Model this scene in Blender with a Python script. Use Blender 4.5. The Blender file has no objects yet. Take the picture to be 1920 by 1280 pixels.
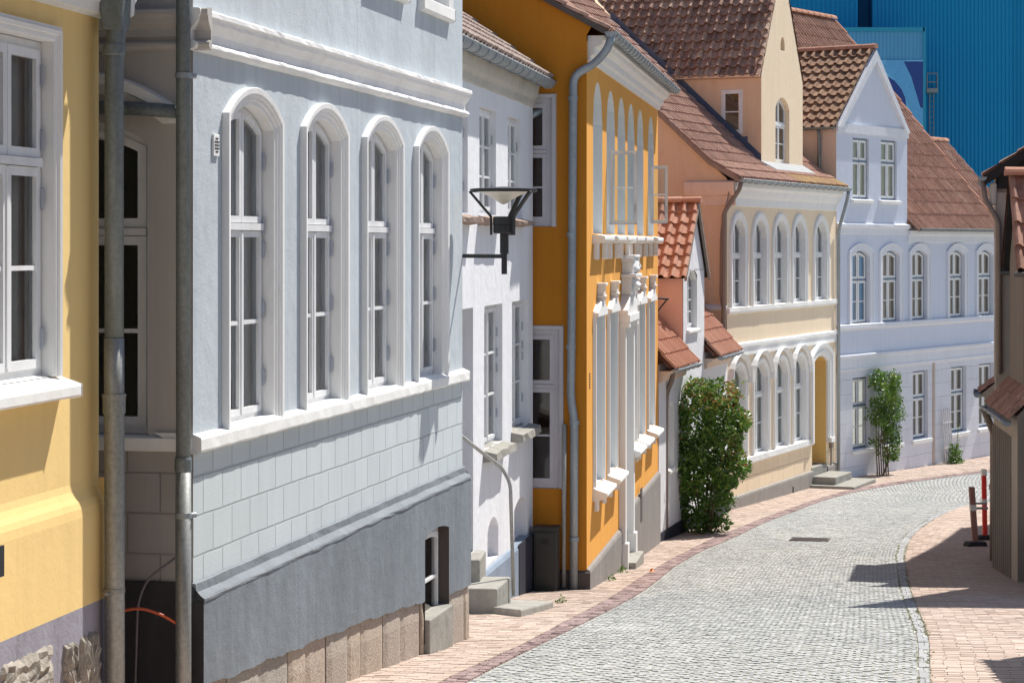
import bpy, bmesh, math, random
from mathutils import Vector, Matrix
random.seed(7)
R = math.radians
SC = bpy.context.scene
COL = SC.collection

# ------------------------------------------------------------------ camera, sky, sun, exposure
FPX = 4200.0          # focal length in pixels of the 1920 px wide photograph
CX, HOR = 960.0, 458.0
cam_d = bpy.data.cameras.new('camera')
cam = bpy.data.objects.new('camera', cam_d); COL.objects.link(cam)
cam.location = (0, 0, 0); cam.rotation_euler = (R(90), 0, 0)
cam_d.sensor_width = 36; cam_d.lens = 36 * FPX / 1920
cam_d.shift_y = -(640 - HOR) / 1920
cam_d.clip_start = 0.1; cam_d.clip_end = 3000
SC.camera = cam

SUN_EL, SUN_AZ = 57.0, 49.5        # azimuth counted from +X towards +Y
world = bpy.data.worlds.new('World'); SC.world = world
world.use_nodes = True
wn = world.node_tree.nodes; wl = world.node_tree.links
sky = wn.new('ShaderNodeTexSky'); sky.sky_type = 'NISHITA'; sky.sun_disc = False
sky.sun_elevation = R(SUN_EL); sky.sun_rotation = R(90 - SUN_AZ)
sky.air_density = 1.0; sky.dust_density = 0.6; sky.ozone_density = 1.6
bg = wn['Background']; bg.inputs['Strength'].default_value = 0.08
wl.new(sky.outputs[0], bg.inputs[0])
sun_d = bpy.data.lights.new('sun', 'SUN'); sun_d.energy = 5.0; sun_d.angle = R(0.53)
sun_d.color = (1.0, 0.955, 0.88)
sun = bpy.data.objects.new('sun', sun_d); COL.objects.link(sun)
SV = Vector((math.cos(R(SUN_EL)) * math.cos(R(SUN_AZ)), math.cos(R(SUN_EL)) * math.sin(R(SUN_AZ)), math.sin(R(SUN_EL))))
sun.rotation_euler = SV.to_track_quat('Z', 'Y').to_euler(); sun.location = (20, 30, 40)
SC.view_settings.view_transform = 'Standard'; SC.view_settings.look = 'None'
SC.view_settings.gamma = 1; SC.view_settings.exposure = 0.57
SC.cycles.max_bounces = 8; SC.cycles.transparent_max_bounces = 12

# ------------------------------------------------------------------ materials
def new_mat(name):
    m = bpy.data.materials.new(name); m.use_nodes = True
    nt = m.node_tree; b = nt.nodes['Principled BSDF']
    return m, nt, b
def N(nt, t, **kw):
    n = nt.nodes.new(t)
    for k, v in kw.items(): setattr(n, k, v)
    return n
def ramp(nt, fac, stops):
    r = N(nt, 'ShaderNodeValToRGB'); e = r.color_ramp.elements
    while len(e) < len(stops): e.new(0.5)
    for i, (p, c) in enumerate(stops):
        e[i].position = p; e[i].color = (*c, 1) if len(c) == 3 else c
    nt.links.new(fac, r.inputs[0]); return r.outputs[0]
def noise(nt, vec, scale, detail=4, rough=.55, stretch=None):
    if stretch:
        mp = N(nt, 'ShaderNodeMapping'); mp.inputs['Scale'].default_value = stretch
        nt.links.new(vec, mp.inputs[0]); vec = mp.outputs[0]
    n = N(nt, 'ShaderNodeTexNoise'); n.inputs['Scale'].default_value = scale
    n.inputs['Detail'].default_value = detail; n.inputs['Roughness'].default_value = rough
    nt.links.new(vec, n.inputs['Vector']); return n.outputs['Fac']
def objco(nt):
    return N(nt, 'ShaderNodeTexCoord').outputs['Object']
def mixc(nt, fac, a, b, mode='MIX'):
    m = N(nt, 'ShaderNodeMix', data_type='RGBA', blend_type=mode)
    for sock, v in ((m.inputs[0], fac), (m.inputs[6], a), (m.inputs[7], b)):
        if hasattr(v, 'links'): nt.links.new(v, sock)
        else: sock.default_value = v if isinstance(v, (int, float)) else (*v, 1)
    return m.outputs[2]
def bump(nt, b, h, strength, dist=.02, prev=None):
    n = N(nt, 'ShaderNodeBump'); n.inputs['Strength'].default_value = strength; n.inputs['Distance'].default_value = dist
    nt.links.new(h, n.inputs['Height'])
    if prev: nt.links.new(prev, n.inputs['Normal'])
    nt.links.new(n.outputs[0], b.inputs['Normal']); return n.outputs[0]
def sc(c, k): return tuple(min(1, x * k) for x in c)

def stucco(name, c, dark=.82, light=1.08, patch=1.1, bs=.35, streak=True, stain=None, stain_amt=.0, rough=.92, sk=.3):
    m, nt, b = new_mat(name); co = objco(nt)
    n1 = noise(nt, co, patch, 5, .6, (1, 1, .35) if streak else None)
    base = ramp(nt, n1, [(.28, sc(c, dark)), (.5, c), (.72, sc(c, light))])
    n2 = noise(nt, co, 9, 6, .7, (1, 1, .25) if streak else None)
    base = mixc(nt, .35, base, ramp(nt, n2, [(.3, sc(c, dark)), (.7, sc(c, light))]))
    if streak:
        n4 = noise(nt, co, 3.2, 5, .6, (2.2, 2.2, .10))
        base = mixc(nt, ramp(nt, n4, [(.5, (0, 0, 0)), (.72, (sk,) * 3)]), base, sc(c, .78))
    if stain:
        n3 = noise(nt, co, 2.3, 8, .75, (1.6, 1.6, .5))
        msk = ramp(nt, n3, [(.56, (0, 0, 0)), (.74, (stain_amt,) * 3)])
        base = mixc(nt, msk, base, stain)
    nt.links.new(base, b.inputs['Base Color'])
    b.inputs['Roughness'].default_value = rough; b.inputs['Specular IOR Level'].default_value = .25
    h1 = bump(nt, b, noise(nt, co, 7, 3, .5), bs * .55, .03)
    bump(nt, b, noise(nt, co, 55, 4, .6), bs, .006, h1)
    return m
def ashlar(name, c, bw, rh, zoff, mortar=.007, dark=.62, uoff=0):
    m, nt, b = new_mat(name); co = objco(nt)
    s = N(nt, 'ShaderNodeSeparateXYZ'); nt.links.new(co, s.inputs[0])
    wob = noise(nt, co, 1.3, 2)
    az = N(nt, 'ShaderNodeMath', operation='MULTIPLY_ADD'); nt.links.new(wob, az.inputs[0]); az.inputs[1].default_value = .02
    az2 = N(nt, 'ShaderNodeMath', operation='ADD'); nt.links.new(s.outputs[2], az2.inputs[0]); az2.inputs[1].default_value = -zoff
    nt.links.new(az2.outputs[0], az.inputs[2])
    au = N(nt, 'ShaderNodeMath', operation='ADD'); nt.links.new(s.outputs[0], au.inputs[0]); nt.links.new(s.outputs[1], au.inputs[1])
    cb = N(nt, 'ShaderNodeCombineXYZ'); nt.links.new(au.outputs[0], cb.inputs[0]); nt.links.new(az.outputs[0], cb.inputs[1])
    br = N(nt, 'ShaderNodeTexBrick'); nt.links.new(cb.outputs[0], br.inputs['Vector'])
    br.inputs['Scale'].default_value = 1; br.inputs['Brick Width'].default_value = bw; br.inputs['Row Height'].default_value = rh
    br.inputs['Mortar Size'].default_value = mortar; br.inputs['Mortar Smooth'].default_value = .5; br.inputs['Bias'].default_value = 0
    br.inputs['Color1'].default_value = (*sc(c, .96), 1); br.inputs['Color2'].default_value = (*sc(c, 1.05), 1)
    br.inputs['Mortar'].default_value = (*sc(c, dark), 1)
    n1 = noise(nt, co, 5, 6, .65, (1, 1, .25))
    base = mixc(nt, .3, br.outputs['Color'], ramp(nt, n1, [(.3, sc(c, .8)), (.7, sc(c, 1.08))]))
    nt.links.new(base, b.inputs['Base Color']); b.inputs['Roughness'].default_value = .9; b.inputs['Specular IOR Level'].default_value = .25
    inv = N(nt, 'ShaderNodeMath', operation='SUBTRACT'); inv.inputs[0].default_value = 1; nt.links.new(br.outputs['Fac'], inv.inputs[1])
    p = bump(nt, b, inv.outputs[0], .8, .012)
    bump(nt, b, noise(nt, co, 45, 4), .3, .006, p)
    return m
def paint(name, c, rough=.45, dirt=.9, bs=.08):
    m, nt, b = new_mat(name); co = objco(nt)
    n1 = noise(nt, co, 6, 6, .65, (1, 1, .4))
    nt.links.new(ramp(nt, n1, [(.3, sc(c, dirt)), (.6, c)]), b.inputs['Base Color'])
    b.inputs['Roughness'].default_value = rough
    bump(nt, b, noise(nt, co, 30, 3), bs, .004); return m
def metal(name, c, rough=.45, metallic=.8, var=.7):
    m, nt, b = new_mat(name); co = objco(nt)
    n1 = noise(nt, co, 5, 7, .7, (1, 1, .3)); n2 = noise(nt, co, 40, 3)
    base = mixc(nt, .35, ramp(nt, n1, [(.3, sc(c, var)), (.65, c)]), ramp(nt, n2, [(.35, sc(c, var)), (.65, sc(c, 1.15))]))
    nt.links.new(base, b.inputs['Base Color'])
    b.inputs['Metallic'].default_value = metallic
    nt.links.new(ramp(nt, n1, [(.3, (rough + .2,) * 3), (.7, (rough,) * 3)]), b.inputs['Roughness'])
    bump(nt, b, n2, .05, .004); return m
def plain(name, c, rough=.6, metallic=0):
    m, nt, b = new_mat(name); co = objco(nt)
    nt.links.new(ramp(nt, noise(nt, co, 12, 4), [(.3, sc(c, .85)), (.7, sc(c, 1.1))]), b.inputs['Base Color'])
    b.inputs['Roughness'].default_value = rough; b.inputs['Metallic'].default_value = metallic; return m
def glass(name, tint=(.8, .85, .87), refl=1.0):
    m, nt, b = new_mat(name); nt.nodes.remove(b)
    out = nt.nodes['Material Output']
    t = N(nt, 'ShaderNodeBsdfTransparent'); t.inputs[0].default_value = (*tint, 1)
    g = N(nt, 'ShaderNodeBsdfGlossy'); g.inputs['Roughness'].default_value = .02; g.inputs[0].default_value = (refl, refl, refl, 1)
    f = N(nt, 'ShaderNodeFresnel'); f.inputs[0].default_value = 1.6
    co = objco(nt)
    bm_ = N(nt, 'ShaderNodeBump'); bm_.inputs['Strength'].default_value = .06; bm_.inputs['Distance'].default_value = .02
    nt.links.new(noise(nt, co, 3, 2), bm_.inputs['Height']); nt.links.new(bm_.outputs[0], g.inputs['Normal'])
    mx = N(nt, 'ShaderNodeMixShader'); nt.links.new(f.outputs[0], mx.inputs[0]); nt.links.new(t.outputs[0], mx.inputs[1]); nt.links.new(g.outputs[0], mx.inputs[2])
    nt.links.new(mx.outputs[0], out.inputs[0]); return m
def tinted(name, stops, rough=.85, n_scale=14, n_amt=.35, dark=(.05, .04, .035), bs=.4, spots=None, spec=.3):
    """material driven by the per-face 'tint' attribute (each tile, sett or leaf its own shade)"""
    m, nt, b = new_mat(name); co = objco(nt)
    at = N(nt, 'ShaderNodeAttribute'); at.attribute_name = 'tint'
    base = ramp(nt, at.outputs['Fac'], stops)
    n1 = noise(nt, co, n_scale, 6, .7)
    base = mixc(nt, ramp(nt, n1, [(.45, (0, 0, 0)), (.75, (n_amt,) * 3)]), base, dark)
    if spots:
        n2 = noise(nt, co, spots[1], 5, .7)
        base = mixc(nt, ramp(nt, n2, [(spots[2], (0, 0, 0)), (spots[2] + .1, (spots[3],) * 3)]), base, spots[0])
    nt.links.new(base, b.inputs['Base Color']); b.inputs['Roughness'].default_value = rough; b.inputs['Specular IOR Level'].default_value = spec
    if bs: bump(nt, b, noise(nt, co, 60, 4), bs, .005)
    return m
def leafmat(name, stops):
    m, nt, b = new_mat(name)
    at = N(nt, 'ShaderNodeAttribute'); at.attribute_name = 'tint'
    base = ramp(nt, at.outputs['Fac'], stops)
    nt.links.new(base, b.inputs['Base Color']); b.inputs['Roughness'].default_value = .38; b.inputs['Specular IOR Level'].default_value = .5
    tr = N(nt, 'ShaderNodeBsdfTranslucent'); nt.links.new(base, tr.inputs[0])
    mx = N(nt, 'ShaderNodeMixShader'); mx.inputs[0].default_value = .3
    nt.links.new(b.outputs[0], mx.inputs[1]); nt.links.new(tr.outputs[0], mx.inputs[2])
    nt.links.new(mx.outputs[0], nt.nodes['Material Output'].inputs[0]); return m

M = {}
M['white'] = stucco('white_render', (.80, .80, .79), .9, 1.04, bs=.18, stain=(.5, .48, .42), stain_amt=.25)
M['white_sill'] = stucco('white_sill_render', (.80, .80, .78), .92, 1.04, bs=.2, stain=(.42, .38, .26), stain_amt=.4)
M['frame'] = paint('white_window_paint', (.76, .77, .78), .4, .86)
M['frame_blue'] = paint('blue_grey_window_paint', (.10, .16, .26), .45)
M['frame_shaded'] = paint('shade_darkened_white_paint', (.47, .46, .49), .5)  # white frames of the orange gable, greyed to carry the shade there
M['hinge'] = paint('grey_hinge_paint', (.36, .39, .45), .5)
M['glass'] = glass('window_glass')
M['curtain'] = stucco('grey_blind_cloth', (.72, .73, .74), .85, 1.1, 2, .1)
M['curtain_light'] = stucco('pale_net_curtain', (.70, .74, .70), .7, 1.15, 5, .1)
M['dark'] = plain('dark_interior', (.015, .015, .017), .9)
M['zinc'] = metal('zinc_sheet', (.34, .38, .41), .5, .55, .72)
M['zinc_dark'] = metal('dark_weathered_zinc', (.20, .23, .24), .5, .5, .6)
M['galv'] = metal('galvanised_steel', (.33, .34, .33), .42, .6, .6)
M['lead'] = metal('blue_lead_flashing', (.10, .13, .20), .6, .3, .7)
M['pale_lead'] = stucco('pale_mortar_apron', (.36, .37, .38), .85, 1.05)
M['black'] = metal('black_lamp_paint', (.018, .019, .022), .4, .1)
M['opal'] = plain('opal_lamp_bowl', (.62, .58, .50), .35)
M['rust'] = metal('worn_white_rail_paint', (.40, .40, .38), .5, .1, .55)
M['brownpipe'] = metal('brown_painted_pipe', (.26, .21, .18), .5, .2)
TST = [(0, (.27, .155, .118)), (.4, (.38, .215, .16)), (.75, (.46, .275, .205)), (1, (.50, .34, .26))]
M['tile'] = tinted('weathered_clay_pantiles', TST, n_amt=.6, n_scale=9)
M['tile_dark'] = tinted('lichen_spotted_pantiles', [(0, (.30, .175, .13)), (.5, (.46, .285, .21)), (1, (.58, .40, .29))], n_amt=.75, n_scale=11, dark=(.03, .025, .025), spots=((.42, .26, .12), 8, .62, .55))
M['tile_grey'] = tinted('grey_brown_pantiles', [(0, (.24, .17, .14)), (.5, (.34, .26, .22)), (1, (.44, .35, .30))], n_amt=.4)
M['tile_red'] = tinted('new_red_pantiles', [(0, (.41, .19, .125)), (.5, (.51, .26, .175)), (1, (.57, .34, .25))], n_amt=.25)
M['tile_brown'] = tinted('brown_clay_pantiles', [(0, (.23, .135, .085)), (.5, (.32, .19, .12)), (1, (.40, .25, .155))], n_amt=.4)
M['tile_yellow'] = tinted('lichen_yellow_pantiles', [(0, (.30, .18, .10)), (.5, (.39, .24, .12)), (1, (.50, .36, .12))], n_amt=.45)
M['mortar'] = stucco('roof_edge_mortar', (.30, .22, .18), .7, 1.2, 3)
M['ridge'] = stucco('clay_ridge_tile', (.42, .22, .15), .75, 1.2, 4)
M['wood_dark'] = plain('dark_tarred_boards', (.012, .012, .014), .8)
M['stone'] = stucco('granite_step', (.30, .29, .26), .7, 1.2, 6, .6, False)
M['asphalt_joint'] = stucco('sand_and_moss_joints', (.31, .30, .255), .85, 1.15, 2, .5, False, stain=(.20, .22, .12), stain_amt=.6)
M['sand_joint'] = stucco('sand_joints', (.20, .165, .13), .7, 1.2, 3, .5, False)

# ------------------------------------------------------------------ mesh builder
class MB:
    def __init__(s): s.v = []; s.f = []; s.t = []
    def vert(s, p): s.v.append(tuple(p)); return len(s.v) - 1
    def face(s, idx, tint=0.5): s.f.append(tuple(idx)); s.t.append(tint)
    def poly(s, pts, tint=.5): s.face([s.vert(p) for p in pts], tint)
    def hexa(s, c, tint=.5):       # 8 corners, bottom 4 then top 4
        i = [s.vert(p) for p in c]
        for q in ((0, 3, 2, 1), (4, 5, 6, 7), (0, 1, 5, 4), (1, 2, 6, 5), (2, 3, 7, 6), (3, 0, 4, 7)): s.face([i[k] for k in q], tint)
    def box(s, F, a0, a1, o0, o1, z0, z1, tint=.5):
        s.hexa([F(a0, o0, z0), F(a1, o0, z0), F(a1, o1, z0), F(a0, o1, z0), F(a0, o0, z1), F(a1, o0, z1), F(a1, o1, z1), F(a0, o1, z1)], tint)
    def mould(s, F, a0, a1, prof, n=1, jit=0):   # closed (o,z) profile swept along the wall
        rows = []
        for k in range(n + 1):
            a = a0 + (a1 - a0) * k / n
            rows.append([s.vert(F(a, o + random.uniform(-jit, jit), z + random.uniform(-jit, jit))) for o, z in prof])
        m = len(prof)
        for k in range(n):
            for i in range(m):
                j = (i + 1) % m; s.face((rows[k][i], rows[k][j], rows[k + 1][j], rows[k + 1][i]))
        s.face(rows[0]); s.face(rows[-1][::-1])
    def tube(s, pts, r, n=12, caps=True):
        pts = [Vector(p) for p in pts]; rows = []
        up = None
        for i, p in enumerate(pts):
            t = (pts[min(i + 1, len(pts) - 1)] - pts[max(i - 1, 0)]).normalized()
            if up is None:
                up = Vector((0, 0, 1)) if abs(t.z) < .9 else Vector((1, 0, 0))
            x = t.cross(up)
            if x.length < 1e-4: x = t.cross(Vector((0, 1, 0)))
            x.normalize(); y = x.cross(t).normalized(); up = y
            rr = r[i] if isinstance(r, (list, tuple)) else r
            rows.append([s.vert(p + x * rr * math.cos(2 * math.pi * k / n) + y * rr * math.sin(2 * math.pi * k / n)) for k in range(n)])
        for i in range(len(rows) - 1):
            for k in range(n):
                s.face((rows[i][k], rows[i][(k + 1) % n], rows[i + 1][(k + 1) % n], rows[i + 1][k]))
        if caps: s.face(rows[0][::-1]); s.face(rows[-1])
    def build(s, name, mat, parent=None, smooth=False, bevel=0):
        me = bpy.data.meshes.new(name); me.from_pydata(s.v, [], s.f)
        at = me.attributes.new('tint', 'FLOAT', 'FACE'); at.data.foreach_set('value', s.t)
        me.materials.append(M[mat] if isinstance(mat, str) else mat)
        if smooth: me.polygons.foreach_set('use_smooth', [True] * len(s.f))
        me.update()
        o = bpy.data.objects.new(name, me); COL.objects.link(o)
        if parent: o.parent = parent
        if bevel:
            b = o.modifiers.new('bevel', 'BEVEL'); b.width = bevel; b.segments = 2; b.limit_method = 'ANGLE'; b.angle_limit = R(40)
        return o
def tag(o, label, cat, group=None):
    o['label'] = label; o['category'] = cat
    if group: o['group'] = group
    return o
def thing(name, label, cat, loc=(0, 0, 0), rz=0, group=None):
    o = bpy.data.objects.new(name, None); COL.objects.link(o); o.location = loc; o.rotation_euler = (0, 0, rz)
    o.empty_display_size = .3
    return tag(o, label, cat, group)
WLD = lambda x, y, z: (x, y, z)

# ------------------------------------------------------------------ terrain height and pixel rays
ZT = [(-60, -1.4), (0, -1.75), (8, -2.40), (13.5, -2.95), (16.65, -3.25), (20.7, -3.63), (30, -4.64), (41, -5.49), (49, -5.83), (57, -6.02), (64, -6.18), (80, -6.35), (3000, -6.4)]
def gz(Y):
    # smooth interpolation through the table
    f = lambda y: next((a[1] + (b[1] - a[1]) * (y - a[0]) / (b[0] - a[0]) for a, b in zip(ZT, ZT[1:]) if y <= b[0]), -6.4)
    return (f(Y - 2) + 2 * f(Y) + f(Y + 2)) / 4
def gpx(px, py):
    lo, hi = 6.0, 90.0
    for _ in range(50):
        m = (lo + hi) / 2
        if (HOR - py) * m / FPX > gz(m): lo = m      # ray still above the ground
        else: hi = m
    return ((px - CX) * lo / FPX, lo)
def PX(px, Y): return (px - CX) * Y / FPX
def PZ(py, Y): return (HOR - py) * Y / FPX

class House:
    """front wall from plan point A to B; local x along the wall, local y into the house"""
    def __init__(s, name, label, A, B, zb, cat='house'):
        s.A = Vector(A); s.B = Vector(B); s.d = (s.B - s.A).normalized(); s.L = (s.B - s.A).length
        s.inn = Vector((-s.d.y, s.d.x)); s.zb = zb
        s.root = thing(name, label, cat, (A[0], A[1], zb), math.atan2(s.d.y, s.d.x))
        zb_ = zb; L = s.L
        s.F = lambda a, o, z: (a, -o, z - zb_)              # front wall
        s.S = lambda a, o, z: (-o, a, z - zb_)              # end wall at A, a counted inwards
        s.E = lambda a, o, z: (L + o, a, z - zb_)           # end wall at B
        s.K = lambda x, y, z: (x, y, z - zb_)               # plain local
    def hit(s, px, P, D):
        r = Vector(((px - CX) / FPX, 1.0))
        # P + a D = t r
        det = D.x * (-r.y) + D.y * r.x
        a = (-P.x * (-r.y) - P.y * r.x) / det
        Q = P + D * a
        return a, Q.y
    def u(s, px, o=0): return s.hit(px, s.A - s.inn * o, s.d)[0]
    def z(s, px, py, o=0): return PZ(py, s.hit(px, s.A - s.inn * o, s.d)[1])
    def sa(s, px, o=0): return s.hit(px, s.A - s.d * o, s.inn)[0]
    def sz(s, px, py, o=0): return PZ(py, s.hit(px, s.A - s.d * o, s.inn)[1])
    def world(s, a, o): return s.A + s.d * a - s.inn * o
    def local(s, X, Y):
        v = Vector((X, Y)) - s.A
        return v.dot(s.d), v.dot(s.inn)

def arc(a0, a1, z1, rise):
    if rise <= 0: return lambda a: z1
    w = (a1 - a0) / 2; ac = (a0 + a1) / 2; Rr = (w * w + rise * rise) / (2 * rise)
    return lambda a: z1 - Rr + math.sqrt(max(0, Rr * Rr - (a - ac) ** 2))

def wall(h, F, a0, a1, z0, z1, ops, mat, o=0, name='wall', bottom=None, gable=None, jit=0):
    """sheet with openings (a0,a1,z0,z1,rise)"""
    m = MB()
    As = sorted({a0, a1, *[x for p in ops for x in p[:2]]}); Zs = sorted({z0, z1, *[x for p in ops for x in p[2:4]]})
    for i in range(len(As) - 1):
        for j in range(len(Zs) - 1):
            ca, cz = (As[i] + As[i + 1]) / 2, (Zs[j] + Zs[j + 1]) / 2
            if any(p[0] < ca < p[1] and p[2] < cz < p[3] for p in ops): continue
            m.poly([F(As[i], o, Zs[j]), F(As[i + 1], o, Zs[j]), F(As[i + 1], o, Zs[j + 1]), F(As[i], o, Zs[j + 1])])
    for p in ops:
        if len(p) > 4 and p[4] > 0:
            f = arc(p[0], p[1], p[3], p[4]); n = 12
            for k in range(n):
                x0, x1 = p[0] + (p[1] - p[0]) * k / n, p[0] + (p[1] - p[0]) * (k + 1) / n
                m.poly([F(x0, o, f(x0)), F(x1, o, f(x1)), F(x1, o, p[3]), F(x0, o, p[3])])
    if gable: m.poly([F(a, o, z) for a, z in gable])
    return m.build(name, mat, h.root)

def path_open(a0, a1, z0, z1, rise, n=14, closed=False):
    """opening outline from bottom left up, over and down, with outward normals"""
    f = arc(a0, a1, z1, rise); zs = z1 - rise
    pts = [(a0, z0), (a0, zs)]
    nr = [(-1, 0)]
    if rise > 0:
        arcp = [(a0 + (a1 - a0) * k / n, f(a0 + (a1 - a0) * k / n)) for k in range(n + 1)]
        w = (a1 - a0) / 2; ac = (a0 + a1) / 2; Rr = (w * w + rise * rise) / (2 * rise); zc = z1 - Rr
        pts = [(a0, z0)] + arcp + [(a1, z0)]
        nrm = [(-1, 0)]
        for i, (a, z) in enumerate(arcp):
            x, y = (a - ac) / Rr, (z - zc) / Rr
            if i == 0 or i == n:
                sx = -1 if i == 0 else 1
                bx, by = (x + sx), y; l = math.hypot(bx, by); bx /= l; by /= l
                k = 1 / max(.35, bx * sx); nrm.append((bx * k, by * k))
            else: nrm.append((x, y))
        nrm.append((1, 0))
    else:
        pts = [(a0, z0), (a0, z1), (a1, z1), (a1, z0)]; nrm = [(-1, 0), (-1, 1), (1, 1), (1, 0)]
    return pts, nrm
def sweep_open(m, F, a0, a1, z0, z1, rise, prof, o=0, rowsub=None):
    """profile list of (r,o): r outward from the opening edge"""
    pts, nrm = path_open(a0, a1, z0, z1, rise)
    rows = [[m.vert(F(p[0] + n[0] * r, o + oo, p[1] + n[1] * r)) for r, oo in prof] for p, n in zip(pts, nrm)]
    for i in range(len(rows) - 1):
        for k in range(len(prof) - 1):
            m.face((rows[i][k], rows[i][k + 1], rows[i + 1][k + 1], rows[i + 1][k]))
    m.face(rows[0]); m.face(rows[-1])

def ring(m, F, a0, a1, z0, top, t, o0, o1, n=10):
    def outl(d):
        A0, A1 = a0 + d, a1 - d
        q = [(A0, z0 + d), (A1, z0 + d)]
        for k in range(n + 1):
            a = A1 + (A0 - A1) * k / n; q.append((a, top(a) - d))
        return q
    P, Q = outl(0), outl(t); L = len(P)
    pf = [m.vert(F(a, o1, z)) for a, z in P]; qf = [m.vert(F(a, o1, z)) for a, z in Q]
    pb = [m.vert(F(a, o0, z)) for a, z in P]; qb = [m.vert(F(a, o0, z)) for a, z in Q]
    for i in range(L):
        j = (i + 1) % L
        m.face((pf[i], pf[j], qf[j], qf[i])); m.face((qf[i], qf[j], qb[j], qb[i])); m.face((pf[j], pf[i], pb[i], pb[j]))
    return Q

def window(h, F, a0, a1, z0, z1, rise=0, rev=.18, o=0, transom=.36, rows=(1, 2), cols=2, fmat='frame', outer=None,
           revmat='white', surround=None, smat='white', sill=None, curtain=None, hinges=None, fw=.05, sw=.045, gl='glass', name='window', label=None, gap=.006, sash=None):
    """a casement window set back by rev in the opening a0..a1, z0..z1"""
    top = arc(a0, a1, z1, rise)
    fm = MB(); gm = MB(); outer = MB() if sash else outer
    ob, of = o - rev - .05, o - rev
    ring(fm, F, a0 + .004, a1 - .004, z0 + .004, lambda a: top(a) - .004, fw, ob, of)
    ia0, ia1, iz0 = a0 + fw, a1 - fw, z0 + fw
    itop = lambda a: top(min(max(a, a0), a1)) - fw
    zt = z1 - (z1 - z0) * transom if transom else None
    tiers = [(iz0, zt - .02, None, rows[1]), (zt + .03, None, itop, rows[0])] if zt else [(iz0, None, itop, rows[1])]
    if zt: fm.box(F, ia0, ia1, ob + .004, of + .03, zt - .018, zt + .028)
    cw = (ia1 - ia0) / cols
    pm = []
    for (b0, b1, tf, nr) in tiers:
        for c in range(cols):
            A0, A1 = ia0 + c * cw + gap / 2, ia0 + (c + 1) * cw - gap / 2
            tp = tf if tf else (lambda a, b1=b1: b1)
            Q = ring(fm if outer is None else outer, F, A0, A1, b0 + .002, lambda a, tp=tp: tp(a) - .002, sw, of - .03, of + .014)
            gm.poly([F(a, of - .01, z) for a, z in Q])
            q0, q1 = A0 + sw, A1 - sw
            zz0 = b0 + sw; zz1 = tp((A0 + A1) / 2) - sw
            for k in range(1, nr):
                zz = zz0 + (zz1 - zz0) * k / nr
                (outer or fm).box(F, q0, q1, of - .022, of + .006, zz - .013, zz + .013)
    if cols > 1 and not sash: fm.box(F, (ia0 + ia1) / 2 - .018, (ia0 + ia1) / 2 + .018, of + .006, of + .022, iz0 + .02, (zt - .03) if zt else itop((ia0 + ia1) / 2) - .01)
    w = fm.build(name, fmat, h.root, bevel=0)
    if label: w['label'] = label
    gm.build('pane', gl, w)
    if sash: outer.build('sash', sash, w)
    rv = MB()
    pts, nrm = path_open(a0, a1, z0, z1, rise)
    for i in range(len(pts) - 1):
        (p, q) = pts[i], pts[i + 1]
        rv.poly([F(p[0], o, p[1]), F(q[0], o, q[1]), F(q[0], o - rev - .05, q[1]), F(p[0], o - rev - .05, p[1])])
    rv.poly([F(a0, o, z0), F(a1, o, z0), F(a1, o - rev - .05, z0), F(a0, o - rev - .05, z0)])
    rv.build('reveal', revmat, w)
    if surround:
        s_ = MB(); sweep_open(s_, F, a0, a1, z0, z1, rise, surround, o); s_.build('surround', smat, w)
    if sill:
        # (extra each side, projection, thickness, slope)
        e, p, t, sl = sill; s_ = MB()
        s_.mould(F, a0 - e, a1 + e, [(o - rev, z0 + .012), (o + p, z0 - sl), (o + p, z0 - sl - t), (o + p * .7, z0 - sl - t - .012), (o - .02, z0 - sl - t - .015), (o - rev, z0 - t - sl)])
        s_.build('sill', 'white_sill', w, bevel=.006)
    if curtain:
        c = MB(); n = 28; pv = None
        for k in range(n + 1):
            a = a0 + .01 + (a1 - a0 - .02) * k / n; oo = of - .075 + .010 * math.sin(k * 1.7)
            cur = (c.vert(F(a, oo, z0)), c.vert(F(a, oo, top(a) - .01)))
            if pv: c.face((pv[0], cur[0], cur[1], pv[1]))
            pv = cur
        c.build('curtain', curtain, w, smooth=True)
    if hinges:
        for (side, zz) in hinges:
            hm = MB(); aa = a1 - fw + .004 if side > 0 else a0 + fw - .004
            hm.box(F, aa - .006, aa + .022, of + .0, of + .022, zz - .06, zz + .06)
            hm.tube([F(aa, of + .026, zz - .05), F(aa, of + .026, zz + .05)], .009, 8)
            hm.build('hinge', 'hinge', w)
    return w

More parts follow.
